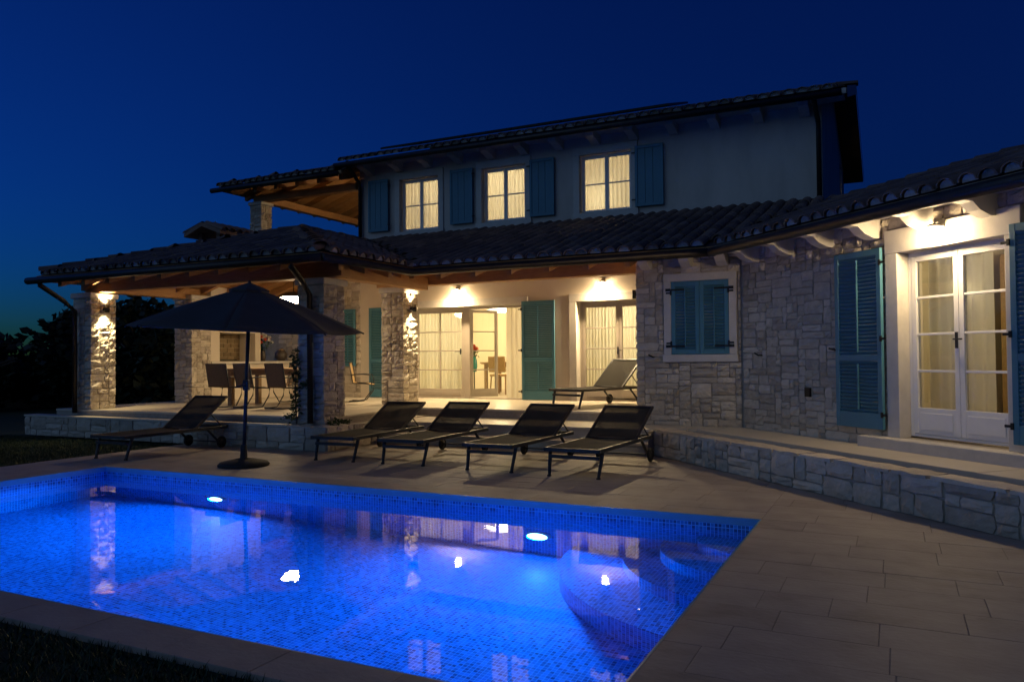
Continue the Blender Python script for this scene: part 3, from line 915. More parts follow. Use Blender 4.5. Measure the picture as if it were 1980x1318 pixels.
for u, hl in ((WB[0], 1), (WB[1], -1)):
    for v in (WB[2] + 0.12, WB[3] - 0.12):
        MB(FY(YS)).box((u, v - 0.013, 0.034), (u + hl * 0.20, v + 0.013, 0.044)).box((u - hl * 0.07, v - 0.02, 0.045), (u, v + 0.02, 0.06)).build('strap_hinge', M_IRON, H)
for u, v in ((-3.17, 1.30), (-1.84, 1.31)):
    MB(FY(YS) if u < -1.9 else FW(SW) @ T3(-8.75 + 1.84, 0, 0)).tube([(u, v, 0.02), (u, v, 0.09), (u - 0.06, v + 0.03, 0.10)], 0.011, 6).build('shutter_catch', M_IRON, H)

# --- wing
WD = (-6.44, -5.21, 0.43, 2.37)
wing = wall(H, 'wing_wall', FW(SW), -9.22, -2.6, 0.1, 2.85, [ex(WD)], 0.3, M_MORTAR)
stones(wing, HS, FW(SW), -9.18, -3.4, ZP - 0.02, 2.76, holes=[(WD[0] - 0.16, WD[1] + 0.16, ZP - 0.1, WD[3] + 0.25)], seed=71)
sr = MB(FW(SW)).box((WD[0] - 0.16, WD[2], -0.11), (WD[0], WD[3], 0.045)).box((WD[1], WD[2], -0.11), (WD[1] + 0.16, WD[3], 0.045)).box((WD[0] - 0.162, WD[3], -0.11), (WD[1] + 0.162, WD[3] + 0.25, 0.048)).build('surround', M_TRIM, H, bevel=0.006)
MB(FW(SW)).box((-6.88, 0.20, 0.0), (-4.3, 0.43, 0.2)).build('door_step', M_TRIM, H, bevel=0.01)
wd = glazed(H, 'wing_door', FW(SW), WD[0], WD[1], WD[2] + 0.02, WD[3], -0.105, 2, 4, kick=0.27, st=0.055, fw=0.045)
MB(FW(SW)).box((-5.862, 1.36, -0.099), (-5.837, 1.52, -0.083)).tube([(-5.85, 1.45, -0.09), (-5.85, 1.45, -0.05), (-5.75, 1.45, -0.045)], 0.008).build('handle', M_ALU, wd)
louvre_shutter(H, FW(SW), -7.31, -6.62, 0.50, 2.45, 0.055, 40, False, mid=1.27, lower_panel=True)
louvre_shutter(H, FW(SW), -5.12, -4.43, 0.50, 2.45, 0.062, 40, True, mid=1.27, lower_panel=True)
MB(FW(SW)).box((-7.90, 0.80, 0.02), (-7.81, 0.91, 0.05)).build('wall_socket', M_IRON, H)
for i, (pu, pv) in enumerate(((-7.35, 1.38),)):
    MB(FW(SW)).tube([(pu - 0.05, pv, 0.02), (pu - 0.05, pv, 0.10), (pu + 0.05, pv - 0.02, 0.105)], 0.011, 6).build('shutter_catch', M_IRON, H)

# --- upper storey
UX0, UX1 = -10.72, -1.07
W1 = (-9.64, -8.66, 4.05, 5.19); W2 = (-7.61, -6.62, 4.08, 5.20); W3 = (-5.46, -4.42, 4.08, 5.21)
up = wall(H, 'upper_wall', FY(YM), UX0, UX1, 3.9, 5.66, [ex(W1), ex(W2), ex(W3)], 0.25, M_UPPER)
MB(FY(YM)).box((UX0, 3.86, -0.02), (UX1 + 0.02, 3.955, 0.05)).build('flashing', M_GUTTER, H)
for k, q in enumerate((W1, W2, W3)):
    surround(H, FY(YM), *q, 0.125, 0.03, lintel=0.15, reveal=0.10)
    glazed(H, 'window', FY(YM), q[0], q[1], q[2], q[3], -0.10, 2, 2, fw=0.03, st=0.036)
for a, c, hl in ((-10.44, -9.91, False), (-8.34, -7.80, False), (-6.50, -5.97, True), (-4.33, -3.79, True)):
    board_shutter(H, FY(YM), a, c, 4.10, 5.24, 0.045, hl)
GW = (18.7, 19.4, 4.5, 5.6)
gable = wall(H, 'gable_wall', FX(UX1), YM + 0.25, 20.2, 3.0, 5.68, [GW], 0.25, M_UPPER)
MB(FX(UX1)).face([(YM + 0.25, 5.68, 0), (20.2, 5.68, 0), (17.15, 6.58, 0)]).face([(YM + 0.25, 5.68, -0.25), (17.15, 6.58, -0.25), (20.2, 5.68, -0.25)]).build('gable_peak', M_UPPER, H)
glazed(H, 'window', FX(UX1), *GW, -0.08, 2, 2, fw=0.04, st=0.045)
wall(H, 'west_wall', FXN(UX0), -20.2, -YM - 0.25, 3.0, 5.65, [], 0.25, M_PLASTER)
wall(H, 'rear_wall', frame((0, 20.2, 0), (-1, 0), (0, 1)), -UX1, -UX0, 0.0, 5.65, [], 0.25, M_UPPER)

# --- pillars
def pillar(x1, y0, z0, z1, seed, w_=0.49, capz=0.10):
    x0, y1 = x1 - w_, y0 + w_
    p = MB().box((x0 + 0.02, y0 + 0.02, z0), (x1 - 0.02, y1 - 0.02, z1 - capz)).build('pillar', M_MORTAR, H)
    stones(p, HS, FY(y0 + 0.02), x0, x1, z0, z1 - capz, seed=seed, cell=0.045, wr=(3, 7), hr=(2, 3), depth=0.032, meshes=ROUGH)
    stones(p, HS, FX(x1 - 0.02), y0, y1, z0, z1 - capz, seed=seed + 1, cell=0.045, wr=(3, 7), hr=(2, 3), depth=0.032, meshes=ROUGH)
    stones(p, HS, FXN(x0 + 0.02), -y1, -y0, z0, z1 - capz, seed=seed + 2, cell=0.045, wr=(3, 7), hr=(2, 3), depth=0.032, meshes=ROUGH)
    stones(p, HS, frame((0, y1 - 0.02, 0), (-1, 0), (0, 1)), -x1, -x0, z0, z1 - capz, seed=seed + 3, cell=0.045, wr=(3, 7), hr=(2, 3), depth=0.032, meshes=ROUGH)
    MB().box((x0 - 0.035, y0 - 0.035, z1 - capz), (x1 + 0.035, y1 + 0.035, z1)).build('capital', M_TRIM, p, bevel=0.02)
    return p
pillar(-12.70, 9.02, ZT, 2.52, 81)
pillar(-7.47, 8.96, 0.34, 2.50, 85)
pillar(-8.06, 11.87, ZT, 2.62, 89)
pillar(-12.60, 11.12, ZT, 2.62, 93)
pillar(-13.50, 13.95, 3.3, 5.08, 97, w_=0.36, capz=0.08)

# --- roofs
Wd, Pl = M_WOOD, M_TRIM
mainr = roof_plane(H, 'porch_roof', (0, 10.45, EZ), (1, 0), (0, 1), SL, lambda p: -6.95 - p, lambda p: -2.15 + 0.414 * p, 3.62, Wd, pts=[0, 3.62], seed=1)
frontr = roof_plane(H, 'loggia_roof', (0, 8.3, EZ), (1, 0), (0, 1), SL, lambda p: -13.1 + p, lambda p: -6.95 - p, 3.05, Wd, seed=2)
rightr = roof_plane(H, 'loggia_roof', (-6.95, 0, EZ), (0, 1), (-1, 0), SL, lambda p: 8.3 + p, lambda p: 10.45 + p, 3.07, Wd, seed=3)
leftr = roof_plane(H, 'loggia_roof', (-13.1, 0, EZ), (0, -1), (1, 0), SL, lambda p: -14.4, lambda p: -8.3 - p, 3.07, Wd, seed=4)
wingr = roof_plane(H, 'wing_roof', (8.3 / 2, 8.3 / 2, EZ), (1 / R2, -1 / R2), (1 / R2, 1 / R2), SL, lambda p: -8.91 - 0.414 * p, lambda p: -2.4, 3.0, Pl, seed=5)
roof_plane(H, 'wing_roof', ((8.3 + 6 * R2) / 2, (8.3 + 6 * R2) / 2, EZ), (-1 / R2, 1 / R2), (-1 / R2, -1 / R2), SL, lambda p: 2.4, lambda p: 9.6, 3.0, Pl, tiles=False)
UE = 5.60
upr = roof_plane(H, 'upper_roof', (0, 13.55, UE), (1, 0), (0, 1), SL, lambda p: -10.86, lambda p: -0.66, 3.6, Pl, seed=6)
roof_plane(H, 'upper_roof', (0, 20.75, UE), (-1, 0), (0, -1), SL, lambda p: 0.66, lambda p: 10.86, 3.6, M_WOOD, tiles=False)
ver = roof_plane(H, 'veranda_roof', (0, 13.45, 5.40), (1, 0), (0, 1), SL, lambda p: -14.35 + p, lambda p: UX0, 3.0, Wd, seed=7)
roof_plane(H, 'veranda_roof', (-14.35, 0, 5.40), (0, -1), (1, 0), SL, lambda p: -19.5, lambda p: -13.45 - p, 3.0, Wd, seed=8)
ridge_caps(frontr, (-7.0, 8.35, EZ + 0.03), (-10.0, 11.35, EZ + 3.05 * SL))
ridge_caps(frontr, (-13.05, 8.35, EZ + 0.03), (-10.05, 11.35, EZ + 3.05 * SL))
ridge_caps(frontr, (-10.02, 11.4, EZ + 3.06 * SL), (-10.02, 14.0, EZ + 3.06 * SL))
ridge_caps(upr, (-10.86, 17.15, UE + 3.6 * SL), (-0.66, 17.15, UE + 3.6 * SL))
wr_a = wpt(-10.0, 8.3 + 3 * R2); wr_b = wpt(-2.4, 8.3 + 3 * R2)
ridge_caps(wingr, (*wr_a, EZ + 3.0 * SL), (*wr_b, EZ + 3.0 * SL))
# verge boards of the upper gable
for sgn, y0 in ((1, 13.55), (-1, 20.75)):
    b = MB()
    b.face([(-0.64, y0, UE - 0.16), (-0.64, 17.15, UE + 3.6 * SL - 0.16), (-0.64, 17.15, UE + 3.6 * SL + 0.03), (-0.64, y0, UE + 0.03)])
    b.build('verge_board', M_TRIM, H)

# gutters and downpipes
gz = EZ - 0.085
gutter(H, [(-13.22, 8.22, gz), (-6.89, 8.22, gz)])
gutter(H, [(-6.87, 8.22, gz), (-6.87, 10.37, gz), (-2.12, 10.37, gz)], 0.058)
gutter(H, [(*wpt(-8.92, 8.18), gz), (*wpt(-2.4, 8.18), gz)])
gutter(H, [(-10.92, 13.47, UE - 0.085), (-0.72, 13.47, UE - 0.085)])
gutter(H, [(-14.5, 13.37, 5.315), (-10.75, 13.37, 5.315)])
def pipe(pts, r=0.042):
    return MB().tube(pts, r, 10).build('downpipe', M_GUTTER, H, smooth=True)
pipe([(-12.95, 8.24, 2.66), (-12.95, 8.26, 2.6), (-13.0, 8.72, 2.36), (-13.0, 8.92, 2.2), (-13.0, 8.93, 0.4)])
pipe([(-7.42, 8.23, 2.66), (-7.44, 8.25, 2.58), (-7.62, 8.70, 2.40), (-7.66, 8.88, 2.25), (-7.66, 8.885, 0.38)])
pipe([(UX1 - 0.10, 13.5, 5.58), (UX1 - 0.08, 13.55, 5.50), (UX1 - 0.05, 13.98, 5.22), (UX1 - 0.05, 14.03, 5.1), (UX1 - 0.05, 14.03, 3.9)])
pipe([(UX0 + 0.12, 13.5, 5.58), (UX0 + 0.08, 13.6, 5.48), (UX0 + 0.06, 13.99, 5.22), (UX0 + 0.06, 14.03, 5.1), (UX0 + 0.06, 14.03, 3.8)])

# beams, rafters
def beam(a, b_, name='beam'):
    return MB().box(a, b_).build(name, M_WOOD, H, bevel=0.012)
beam((-13.05, 9.15, 2.53), (-7.30, 9.37, 2.76))
beam((-12.95, 9.38, 2.54), (-12.73, 14.05, 2.76))
beam((-7.82, 9.38, 2.545), (-7.60, 12.0, 2.765))
beam((-8.75, 12.0, 2.635), (-3.40, 12.22, 2.86))
beam((-13.80, 14.0, 5.085), (-10.75, 14.2, 5.25))
beam((-13.74, 14.22, 5.085), (-13.54, 19.0, 5.25))
def rafters(E, U, S, us, p00, p1of, w_=0.09, h=0.13, drop=0.093, p0of=None):
    U = Vector((*U, 0)); S = Vector((*S, 0)); E = Vector(E)
    for u in us:
        p1 = p1of(u)
        p0 = max(p00, p0of(u)) if p0of else p00
        if p1 - p0 < 0.4: continue
        b = MB()
        A = E + U * u + S * p0 + Vector((0, 0, SL * p0 - drop)); B = E + U * u + S * p1 + Vector((0, 0, SL * p1 - drop))
        for q in (A, B): pass
        a = [A - U * w_ / 2, A + U * w_ / 2, B + U * w_ / 2, B - U * w_ / 2]
        d = Vector((0, 0, -h))
        lo = [p + d for p in a]
        b.face(a); b.face(lo[::-1])
        for i in range(4):
            j = (i + 1) % 4
            b.face([lo[i], lo[j], a[j], a[i]])
        b.build('rafter', M_WOOD, H)
rafters((0, 10.45, EZ), (1, 0), (0, 1), [-9.58 + 0.62 * k for k in range(11)], 0.08, lambda u: 3.6, p0of=lambda u: -6.95 - u + 0.1)
rafters((0, 8.3, EZ), (1, 0), (0, 1), [-12.6 + 0.6 * k for k in range(10)], 0.08, lambda u: min(3.05, u + 13.1, -6.95 - u))
rafters((-6.95, 0, EZ), (0, 1), (-1, 0), [8.8 + 0.6 * k for k in range(8)], 0.08, lambda u: min(3.05, u - 8.3), p0of=lambda u: u - 10.45 + 0.1)
rafters((-13.1, 0, EZ), (0, -1), (1, 0), [-13.9 + 0.6 * k for k in range(9)], 0.08, lambda u: min(3.05, -8.3 - u))
rafters((0, 13.45, 5.40), (1, 0), (0, 1), [-13.9 + 0.62 * k for k in range(6)], 0.08, lambda u: min(3.0, u + 14.35))
rafters((-14.35, 0, 5.40), (0, -1), (1, 0), [-19.2 + 0.62 * k for k in range(9)], 0.08, lambda u: min(3.0, -13.45 - u))

# corbels
for k in range(13): corbel(H, FY(YM), -10.38 + 0.754 * k, 5.555, 0.0, 0.42, 0.16, 0.19, front=0.10)
for k in range(9): corbel(H, FW(SW), -8.85 + 0.70 * k, 2.76, 0.0, 0.52, 0.14, 0.20)
for u in (-3.25, -2.66, -2.16): corbel(H, FY(YS), u, 2.77, 0.0, 0.52, 0.14, 0.20)
# soffit boards
MB(FW(SW)).box((-9.0, 2.762, 0.0), (-2.4, 2.785, 0.55)).build('soffit', M_TRIM, H)
MB(FY(YS)).box((-3.42, 2.774, 0.0), (-1.98, 2.797, 0.55)).build('soffit', M_TRIM, H)
MB(FY(YM)).box((UX0 - 0.1, 5.558, 0.0), (-0.70, 5.58, 0.28)).build('soffit', M_TRIM, H)

# chimney over the barbecue
ch = MB().box((-13.35, 11.95, 2.7), (-12.72, 12.75, 3.78)).build('chimney', M_UPPER, leftr)
MB().box((-13.42, 11.88, 3.62), (-12.65, 12.82, 3.70)).build('chimney_band', M_TRIM, H)
b = MB()
for yy in (11.8, 12.9):
    pass
b.prism([(-13.55, 11.75), (-13.03, 11.75), (-13.03, 12.95), (-13.55, 12.95)], [3.92, 4.12, 4.12, 3.92], [4.0, 4.2, 4.2, 4.0])
b.prism([(-13.03, 11.75), (-12.5, 11.75), (-12.5, 12.95), (-13.03, 12.95)], [4.12, 3.92, 3.92, 4.12], [4.2, 4.0, 4.0, 4.2])
for (xx, yy) in ((-13.3, 12.0), (-12.77, 12.0), (-13.3, 12.7), (-12.77, 12.7)):
    b.box((xx - 0.05, yy - 0.05, 3.78), (xx + 0.05, yy + 0.05, 4.02))
b.build('chimney_cap', M_TILE, H)
for k in range(6):
    for sd in (-1, 1):
        pos = Vector((-13.03 + sd * 0.56, 11.85 + 0.2 * k, 3.99)); Y = Vector((-sd * 0.94, 0, 0.355)).normalized(); X = Vector((0, sd * 1.0, 0)) * -1
        X = Y.cross(Vector((0, 0, 1))).normalized(); Z = X.cross(Y)
        o = bpy.data.objects.new('roof_tile', TILE_E); link(o, H); o.matrix_parent_inverse = WINV[H.name]
        o.matrix_basis = Matrix(((X.x, Y.x, Z.x, pos.x), (X.y, Y.y, Z.y, pos.y), (X.z, Y.z, Z.z, pos.z), (0, 0, 0, 1))) @ S3(1, 1.25, 1)

# --- rooms behind the glass
def room(name, M, u0, u1, v0, v1, d0, d1, holes=()):
    b = MB(M)
    a, c = -d0, -d1
    b.face([(u0, v0, c), (u1, v0, c), (u1, v1, c), (u0, v1, c)])
    b.face([(u0, v0, a), (u0, v0, c), (u0, v1, c), (u0, v1, a)])
    b.face([(u1, v0, c), (u1, v0, a), (u1, v1, a), (u1, v1, c)])
    b.face([(u0, v1, c), (u1, v1, c), (u1, v1, a), (u0, v1, a)])
    b.face([(u0, v0, a), (u1, v0, a), (u1, v0, c), (u0, v0, c)], 1)
    return b.build(name, [M_INT, M_TERRACE], H)
room('living_room', FY(YM), -10.6, -3.55, ZT + 0.004, 3.0, 0.251, 4.4)
room('bedroom', FY(YM), -10.5, -1.33, 3.7, 5.8, 0.251, 3.2)
room('wing_room', FW(SW), -7.2, -4.4, 0.44, 2.75, 0.301, 2.6)

def curtain(M, u0, u1, v0, v1, d, label, pitch=0.085, amp=0.03, mat=None, seed=0, group=None):
    r = random.Random(seed)
    b = MB(M)
    n = max(8, int((u1 - u0) / pitch * 8))
    ph, am = 0.0, amp
    cols_ = []
    for k in range(n + 1):
        ph += 2 * pi / 8 * r.uniform(0.7, 1.3)
        if k % 8 == 0: am = amp * r.uniform(0.5, 1.2)
        u = u0 + (u1 - u0) * k / n
        cols_.append((b.P((u, v0, -d + am * sin(ph) * 1.15)), b.P((u, (v0 + v1) / 2, -d + am * sin(ph))), b.P((u, v1, -d + am * 0.75 * sin(ph)))))
    for k in range(n):
        for t in range(2):
            b.f.append([cols_[k][t], cols_[k + 1][t], cols_[k + 1][t + 1], cols_[k][t + 1]]); b.m.append(0)
    o = b.build('curtain', mat or M_CURT, None, smooth=True)
    return tag(o, label, 'curtain', group)
FM = FY(YM)
curtain(FM, -9.75, -8.20, ZT + 0.02, 2.62, 0.42, 'cream curtain drawn behind the fixed glass door beside the porch pillar', seed=1)
curtain(FM, -7.24, -6.62, ZT + 0.02, 2.62, 0.36, 'cream curtain gathered beside the open patio door', seed=2, pitch=0.11, amp=0.045)
curtain(FM, -5.75, -3.75, ZT + 0.02, 2.62, 0.42, 'cream curtain behind the patio door next to the stone bay', seed=3, pitch=0.07)
for q, lb in ((W1, 'pale curtain behind the upper window next to the veranda'), (W2, 'pale curtain behind the middle upper window'), (W3, 'pale curtain behind the upper window beside the blank wall')):
    curtain(FM, q[0] - 0.15, q[1] + 0.15, q[2] - 0.12, q[3] + 0.2, 0.36, lb, seed=int(q[0] * 10), mat=M_SHEER, pitch=0.09, amp=0.016)
curtain(FW(SW), -6.5, -5.75, 0.45, 2.6, 0.46, 'wide pale curtain hanging inside the wing door leaf next to the open shutter', seed=9, mat=M_SHEER, pitch=0.13, amp=0.03)
curtain(FW(SW), -5.42, -5.1, 0.45, 2.6, 0.44, 'narrow pale curtain gathered at the far side of the wing door', seed=10, mat=M_SHEER)

# ================================================================ lamps
def tube_emit(power, area, color, name):
    return emit(name, color, power / (pi * area))

def wall_lantern(M, u, v, power, label, color=WARM, side=0.19, down=1.7):
    p = M @ Vector((u, v, 0.0))
    r_ = world_root(empty('wall_lantern', p, 0, label, 'wall lamp', 'wall lanterns above the doors'))
    MB(M).box((u - 0.035, v + 0.05, 0.0), (u + 0.035, v + 0.15, 0.02)).build('back_plate', M_TRIM, r_, bevel=0.005)
    MB(M).tube([(u, v + 0.12, 0.02), (u, v + 0.135, 0.07), (u, v + 0.10, 0.10)], 0.010).build('arm', M_TRIM, r_)
    Q = M @ T3(u, v, 0.10) @ Matrix.Rotation(-pi / 2, 4, 'X')
    MB(Q).lathe([(0.0, 0.10), (0.04, 0.095), (0.078, 0.075), (0.08, 0.066), (0.0, 0.066)], seg=20).build('cap', M_TRIM, r_, True)
    rad, hh = 0.062, 0.12
    MB(Q).lathe([(0.03, 0.064), (rad, 0.058), (rad, -hh + 0.05)], seg=16).build('glass', tube_emit(power * side, 2 * pi * rad * hh, color, 'lantern_glow'), r_, True)
    MB(Q).lathe([(rad, -hh + 0.05), (rad * 0.8, -hh + 0.044), (0.0, -hh + 0.042)], seg=16).build('lens', tube_emit(power * down, pi * rad * rad, color, 'lantern_lens'), r_, True)
    return r_
wall_lantern(FY(YM), -8.18, 2.66, P_PORCH, 'lit wall lantern on cream plaster above the half open patio door')
wall_lantern(FY(YM), -4.99, 2.66, P_PORCH, 'lit wall lantern on cream plaster above the curtained patio door')
wall_lantern(FW(SW) @ T3(0, 0, 0.048), -5.86, 2.48, P_WING, 'lit wall lantern over the door of the stone wing', side=0.56, down=0.16)
wall_lantern(FXN(UX0), -15.6, 4.95, P_VER, 'wall lantern lighting the upper veranda', side=0.5, down=0.3)

M_LENS = emit('spot_lens', WARM2, 25)
def updown(M, u, v, label, power=P_SCONCE):
    p = M @ Vector((u, v, 0.0))
    r_ = world_root(empty('up_down_light', p, 0, label, 'wall light', 'up and down lights on the stone pillars'))
    MB(M).box((u - 0.03, v - 0.03, 0.0), (u + 0.03, v + 0.03, 0.045)).build('bracket', M_IRON, r_)
    Q = M @ T3(u, v, 0.085) @ Matrix.Rotation(-pi / 2, 4, 'X')
    MB(Q).lathe([(0.036, -0.062), (0.042, -0.065), (0.042, 0.065), (0.036, 0.062), (0.036, 0.05)], seg=16).build('housing', M_IRON, r_, True)
    for s in (-1, 1):
        MB(Q).lathe([(0.0, s * 0.045), (0.034, s * 0.045)], seg=14).build('lens', M_LENS, r_)
        o = light('spot_beam', 'SPOT', M @ Vector((u, v + s * 0.058, 0.085)), power, WARM2, r_, spot_size=radians(96), spot_blend=0.9, shadow_soft_size=0.025, aim=M.to_3x3() @ Vector((0, s, -0.12)))
        o.matrix_parent_inverse = WINV[r_.name]
    return r_
updown(FX(-12.70), 9.27, 2.235, 'black up and down light on the outermost pillar by the lawn')
updown(FX(-8.06), 12.11, 2.235, 'black up and down light on the pillar beside the patio door')
updown(frame((-3.42, 0, 0), (0, -1), (-1, 0)), -11.30, 2.24, 'black up and down light on the side of the stone bay', P_SCONCE * 0.5)

def globe_lamp(loc, power, label, drop=0.35, color=(1.0, 0.81, 0.49), rad=0.12):
    r_ = empty('pendant_lamp', loc, 0, label, 'lamp', 'ceiling lamps inside the rooms')
    MB().tube([(0, 0, rad), (0, 0, rad + drop)], 0.006, 6).build('cord', M_IRON, r_)
    MB().lathe([(0, -rad), (rad * .5, -rad * .87), (rad * .87, -rad * .5), (rad, 0), (rad * .87, rad * .5), (rad * .5, rad * .87), (0.01, rad)], seg=16).build('globe', tube_emit(power, 4 * pi * rad * rad, color, 'globe_glow'), r_, True)
for q, lb in ((W1, 'glowing globe lamp behind the upper window next to the veranda'), (W2, 'glowing globe lamp behind the middle upper window'), (W3, 'glowing globe lamp behind the upper window beside the blank wall')):
    k_ = (W1, W2, W3).index(q)
    globe_lamp(((q[0] + q[1]) / 2 + (0.15, -0.2, -0.26)[k_], YM + (1.7, 1.5, 0.85)[k_], (5.1, 5.05, 4.42)[k_]), P_UP * (0.85, 0.92, 0.17)[k_], lb, drop=(0.55, 0.6, 1.2)[k_])
globe_lamp((-4.0, YM + 1.9, 5.2), P_UP * 0.62, 'globe lamp further back in the room of the upper window beside the blank wall', drop=0.45)
globe_lamp((-1.9, 18.6, 4.9), P_UP * 0.4, 'globe lamp inside the gable window')
globe_lamp((-9.7, YM + 2.2, 2.3), P_ROOM * 0.55, 'globe lamp in the living room behind the drawn curtain', 0.55)
globe_lamp((-4.7, YM + 1.6, 2.2), P_ROOM * 0.55, 'globe lamp behind the curtained patio door', 0.65)
wl_ = wpt(-5.9, SW + 1.5 * R2)
globe_lamp((wl_[0], wl_[1], 2.35), P_WROOM, 'globe lamp inside the wing room', 0.28)
# leaf chandelier over the indoor table
ch_r = empty('chandelier', (-8.3, YM + 2.2, 2.36), 0, 'white leaf shaped chandelier glowing above the indoor dining table', 'chandelier')
M_CHGLOW = emit('chandelier_glow', (1.0, 0.86, 0.62), 9)
MB().tube([(0, 0, 0), (0, 0, 0.62)], 0.008, 6).build('cord', M_WHITE, ch_r)
for k in range(10):
    a = 2 * pi * k / 10
    d = Vector((cos(a), sin(a), 0)); t = Vector((-sin(a), cos(a), 0))
    b = MB()
    P_ = [d * 0.03 + Vector((0, 0, 0.02)), d * 0.22 + t * 0.07 + Vector((0, 0, 0.09)), d * 0.48 + Vector((0, 0, 0.02)), d * 0.22 - t * 0.07 + Vector((0, 0, 0.09))]
    b.face(P_); b.face([p + Vector((0, 0, 0.012)) for p in P_][::-1])
    b.build('leaf', M_CHGLOW, ch_r)
light('chandelier_light', 'POINT', (0, 0, -0.12), P_ROOM * 0.4, WARM2, ch_r, shadow_soft_size=0.15)

# bowl pendant of the loggia
pb = empty('bowl_pendant', (-10.0, 11.15, 2.33), 0, 'round bowl pendant hanging above the loggia dining table', 'lamp')
MB().lathe([(0.24, 0.13), (0.265, 0.13), (0.25, 0.16), (0.15, 0.215), (0.03, 0.235), (0.0, 0.235)], seg=24).build('shade', M_CERAM, pb, True)
MB().lathe([(0.0, 0.0), (0.10, 0.02), (0.19, 0.07), (0.235, 0.125)], seg=24).build('bowl', tube_emit(P_PEND, pi * 0.24 ** 2 * 1.3, WARM, 'bowl_glow'), pb, True)
MB().tube([(0, 0, 0.23), (0, 0, 1.15)], 0.008, 6).build('rod', M_IRON, pb)

# ================================================================ barbecue and loggia furniture
bq = world_root(empty('barbecue', (-12.9, 12.8, ZT), 0, 'cream built in barbecue with dark opening on the loggia', 'barbecue'))
b = MB()
b.box((-13.15, 11.62, ZT), (-12.60, 14.08, 1.22))
b.build('base', M_PLASTER, bq, bevel=0.01)
MB().box((-13.15, 11.60, 1.22), (-12.56, 14.09, 1.28)).build('counter', M_TRIM, bq, bevel=0.008)
b = MB()
b.box((-13.15, 11.62, 1.281), (-12.62, 11.86, 2.9)); b.box((-13.15, 12.86, 1.281), (-12.62, 13.02, 2.9)); b.box((-13.15, 11.86, 1.88), (-12.622, 12.86, 2.9)); b.box((-13.15, 11.86, 1.281), (-13.10, 12.86, 1.88))
b.build('chimney_breast', M_PLASTER, bq, bevel=0.008)
FBQ = FX(-13.10)
b_ = MB(FBQ)
for j in range(6):
    for i in range(-1, 5):
        u0_ = 11.87 + (i + 0.5 * (j % 2)) * 0.21
        a_, c_ = max(11.87, u0_), min(12.85, u0_ + 0.2)
        if c_ - a_ < 0.03: continue
        o = bpy.data.objects.new('brick', unit_box(M_SOOT)); link(o, bq); o.matrix_parent_inverse = WINV[bq.name]
        o.matrix_basis = FBQ @ T3((a_ + c_) / 2, 1.285 + 0.097 * (j + 0.5), 0.008) @ S3(c_ - a_, 0.09, 0.03)
MB().box((-12.95, 11.95, 1.30), (-12.75, 12.45, 1.325)).build('grill', M_IRON, bq)

def flowers(loc, label, cat, vase_mat, petals, h=0.26, vr=0.06, n=16, spread=0.16, up=0.42, stand=0.0):
    r = random.Random(int(abs(loc[0]) * 100))
    e_ = empty('flower_vase', loc, 0, label, cat)
    z0 = stand
    if stand:
        MB().tube([(0, 0, 0), (0, 0, stand)], 0.012, 8).lathe([(0.0, 0.0), (0.13, 0.0), (0.13, 0.02), (0.0, 0.03)], seg=16).build('stand', M_IRON, e_)
    MB().lathe([(0.0, z0), (vr * 0.7, z0), (vr, z0 + h * 0.35), (vr * 0.8, z0 + h * 0.75), (vr * 0.55, z0 + h * 0.9), (vr * 0.7, z0 + h)], seg=16).build('vase', vase_mat, e_, True)
    lf = MB()
    for k in range(40):
        a, q = r.uniform(0, 2 * pi), r.uniform(0.1, 1)
        c = Vector((cos(a) * spread * q, sin(a) * spread * q, z0 + h + r.uniform(-0.04, up * 0.6)))
        d = Vector((r.uniform(-1, 1), r.uniform(-1, 1), r.uniform(-0.5, 1))).normalized(); t = d.cross(Vector((r.random(), r.random(), 0.3))).normalized()
        lf.face([c, c + d * 0.035 + t * 0.02, c + d * 0.085, c + d * 0.035 - t * 0.02])
    o = lf.build('leaves', M_LEAF, e_); o['kind'] = 'stuff'
    for k in range(n):
        a, q = r.uniform(0, 2 * pi), r.uniform(0.0, 1)
        c = (cos(a) * spread * q, sin(a) * spread * q, z0 + h + up * (1.05 - 0.5 * q * q) + r.uniform(-0.05, 0.03))
        m_ = petals[k % len(petals)]
        fb = MB(T3(*c))
        for s in range(7):
            a2 = 2 * pi * s / 7
            d = Vector((cos(a2), sin(a2), 0)); t = Vector((-sin(a2), cos(a2), 0))
            R = 0.055 * r.uniform(0.8, 1.2)
            fb.face([(0, 0, -0.01), d * R * 0.7 + t * R * 0.4 + Vector((0, 0, 0.02)), d * R + Vector((0, 0, 0.035)), d * R * 0.7 - t * R * 0.4 + Vector((0, 0, 0.02))])
            fb.face([(0, 0, 0.012), d * R * 0.45 + t * R * 0.3 + Vector((0, 0, 0.04)), d * R * 0.5 + Vector((0, 0, 0.06)), d * R * 0.45 - t * R * 0.3 + Vector((0, 0, 0.04))])
        fb.build('flower', m_, e_)
    return e_
flowers((-12.74, 13.22, 1.28), 'dark vase of white and red flowers on the barbecue counter', 'flower vase', M_CERAM, [M_PETAL, M_PETAL, M_RED, M_PETAL], n=22, up=0.30, spread=0.2, h=0.24)
jar = empty('jar', (-12.8, 13.85, 1.28), 0, 'round brown jar on the barbecue counter beside the vase', 'jar')
MB().lathe([(0.0, 0.0), (0.08, 0.0), (0.14, 0.08), (0.14, 0.18), (0.08, 0.25)], seg=18).build('body', M_CERAM, jar, True)
MB().lathe([(0.0, 0.29), (0.02, 0.285), (0.09, 0.255), (0.09, 0.245)], seg=18).build('lid', M_DECKWOOD, jar, True)

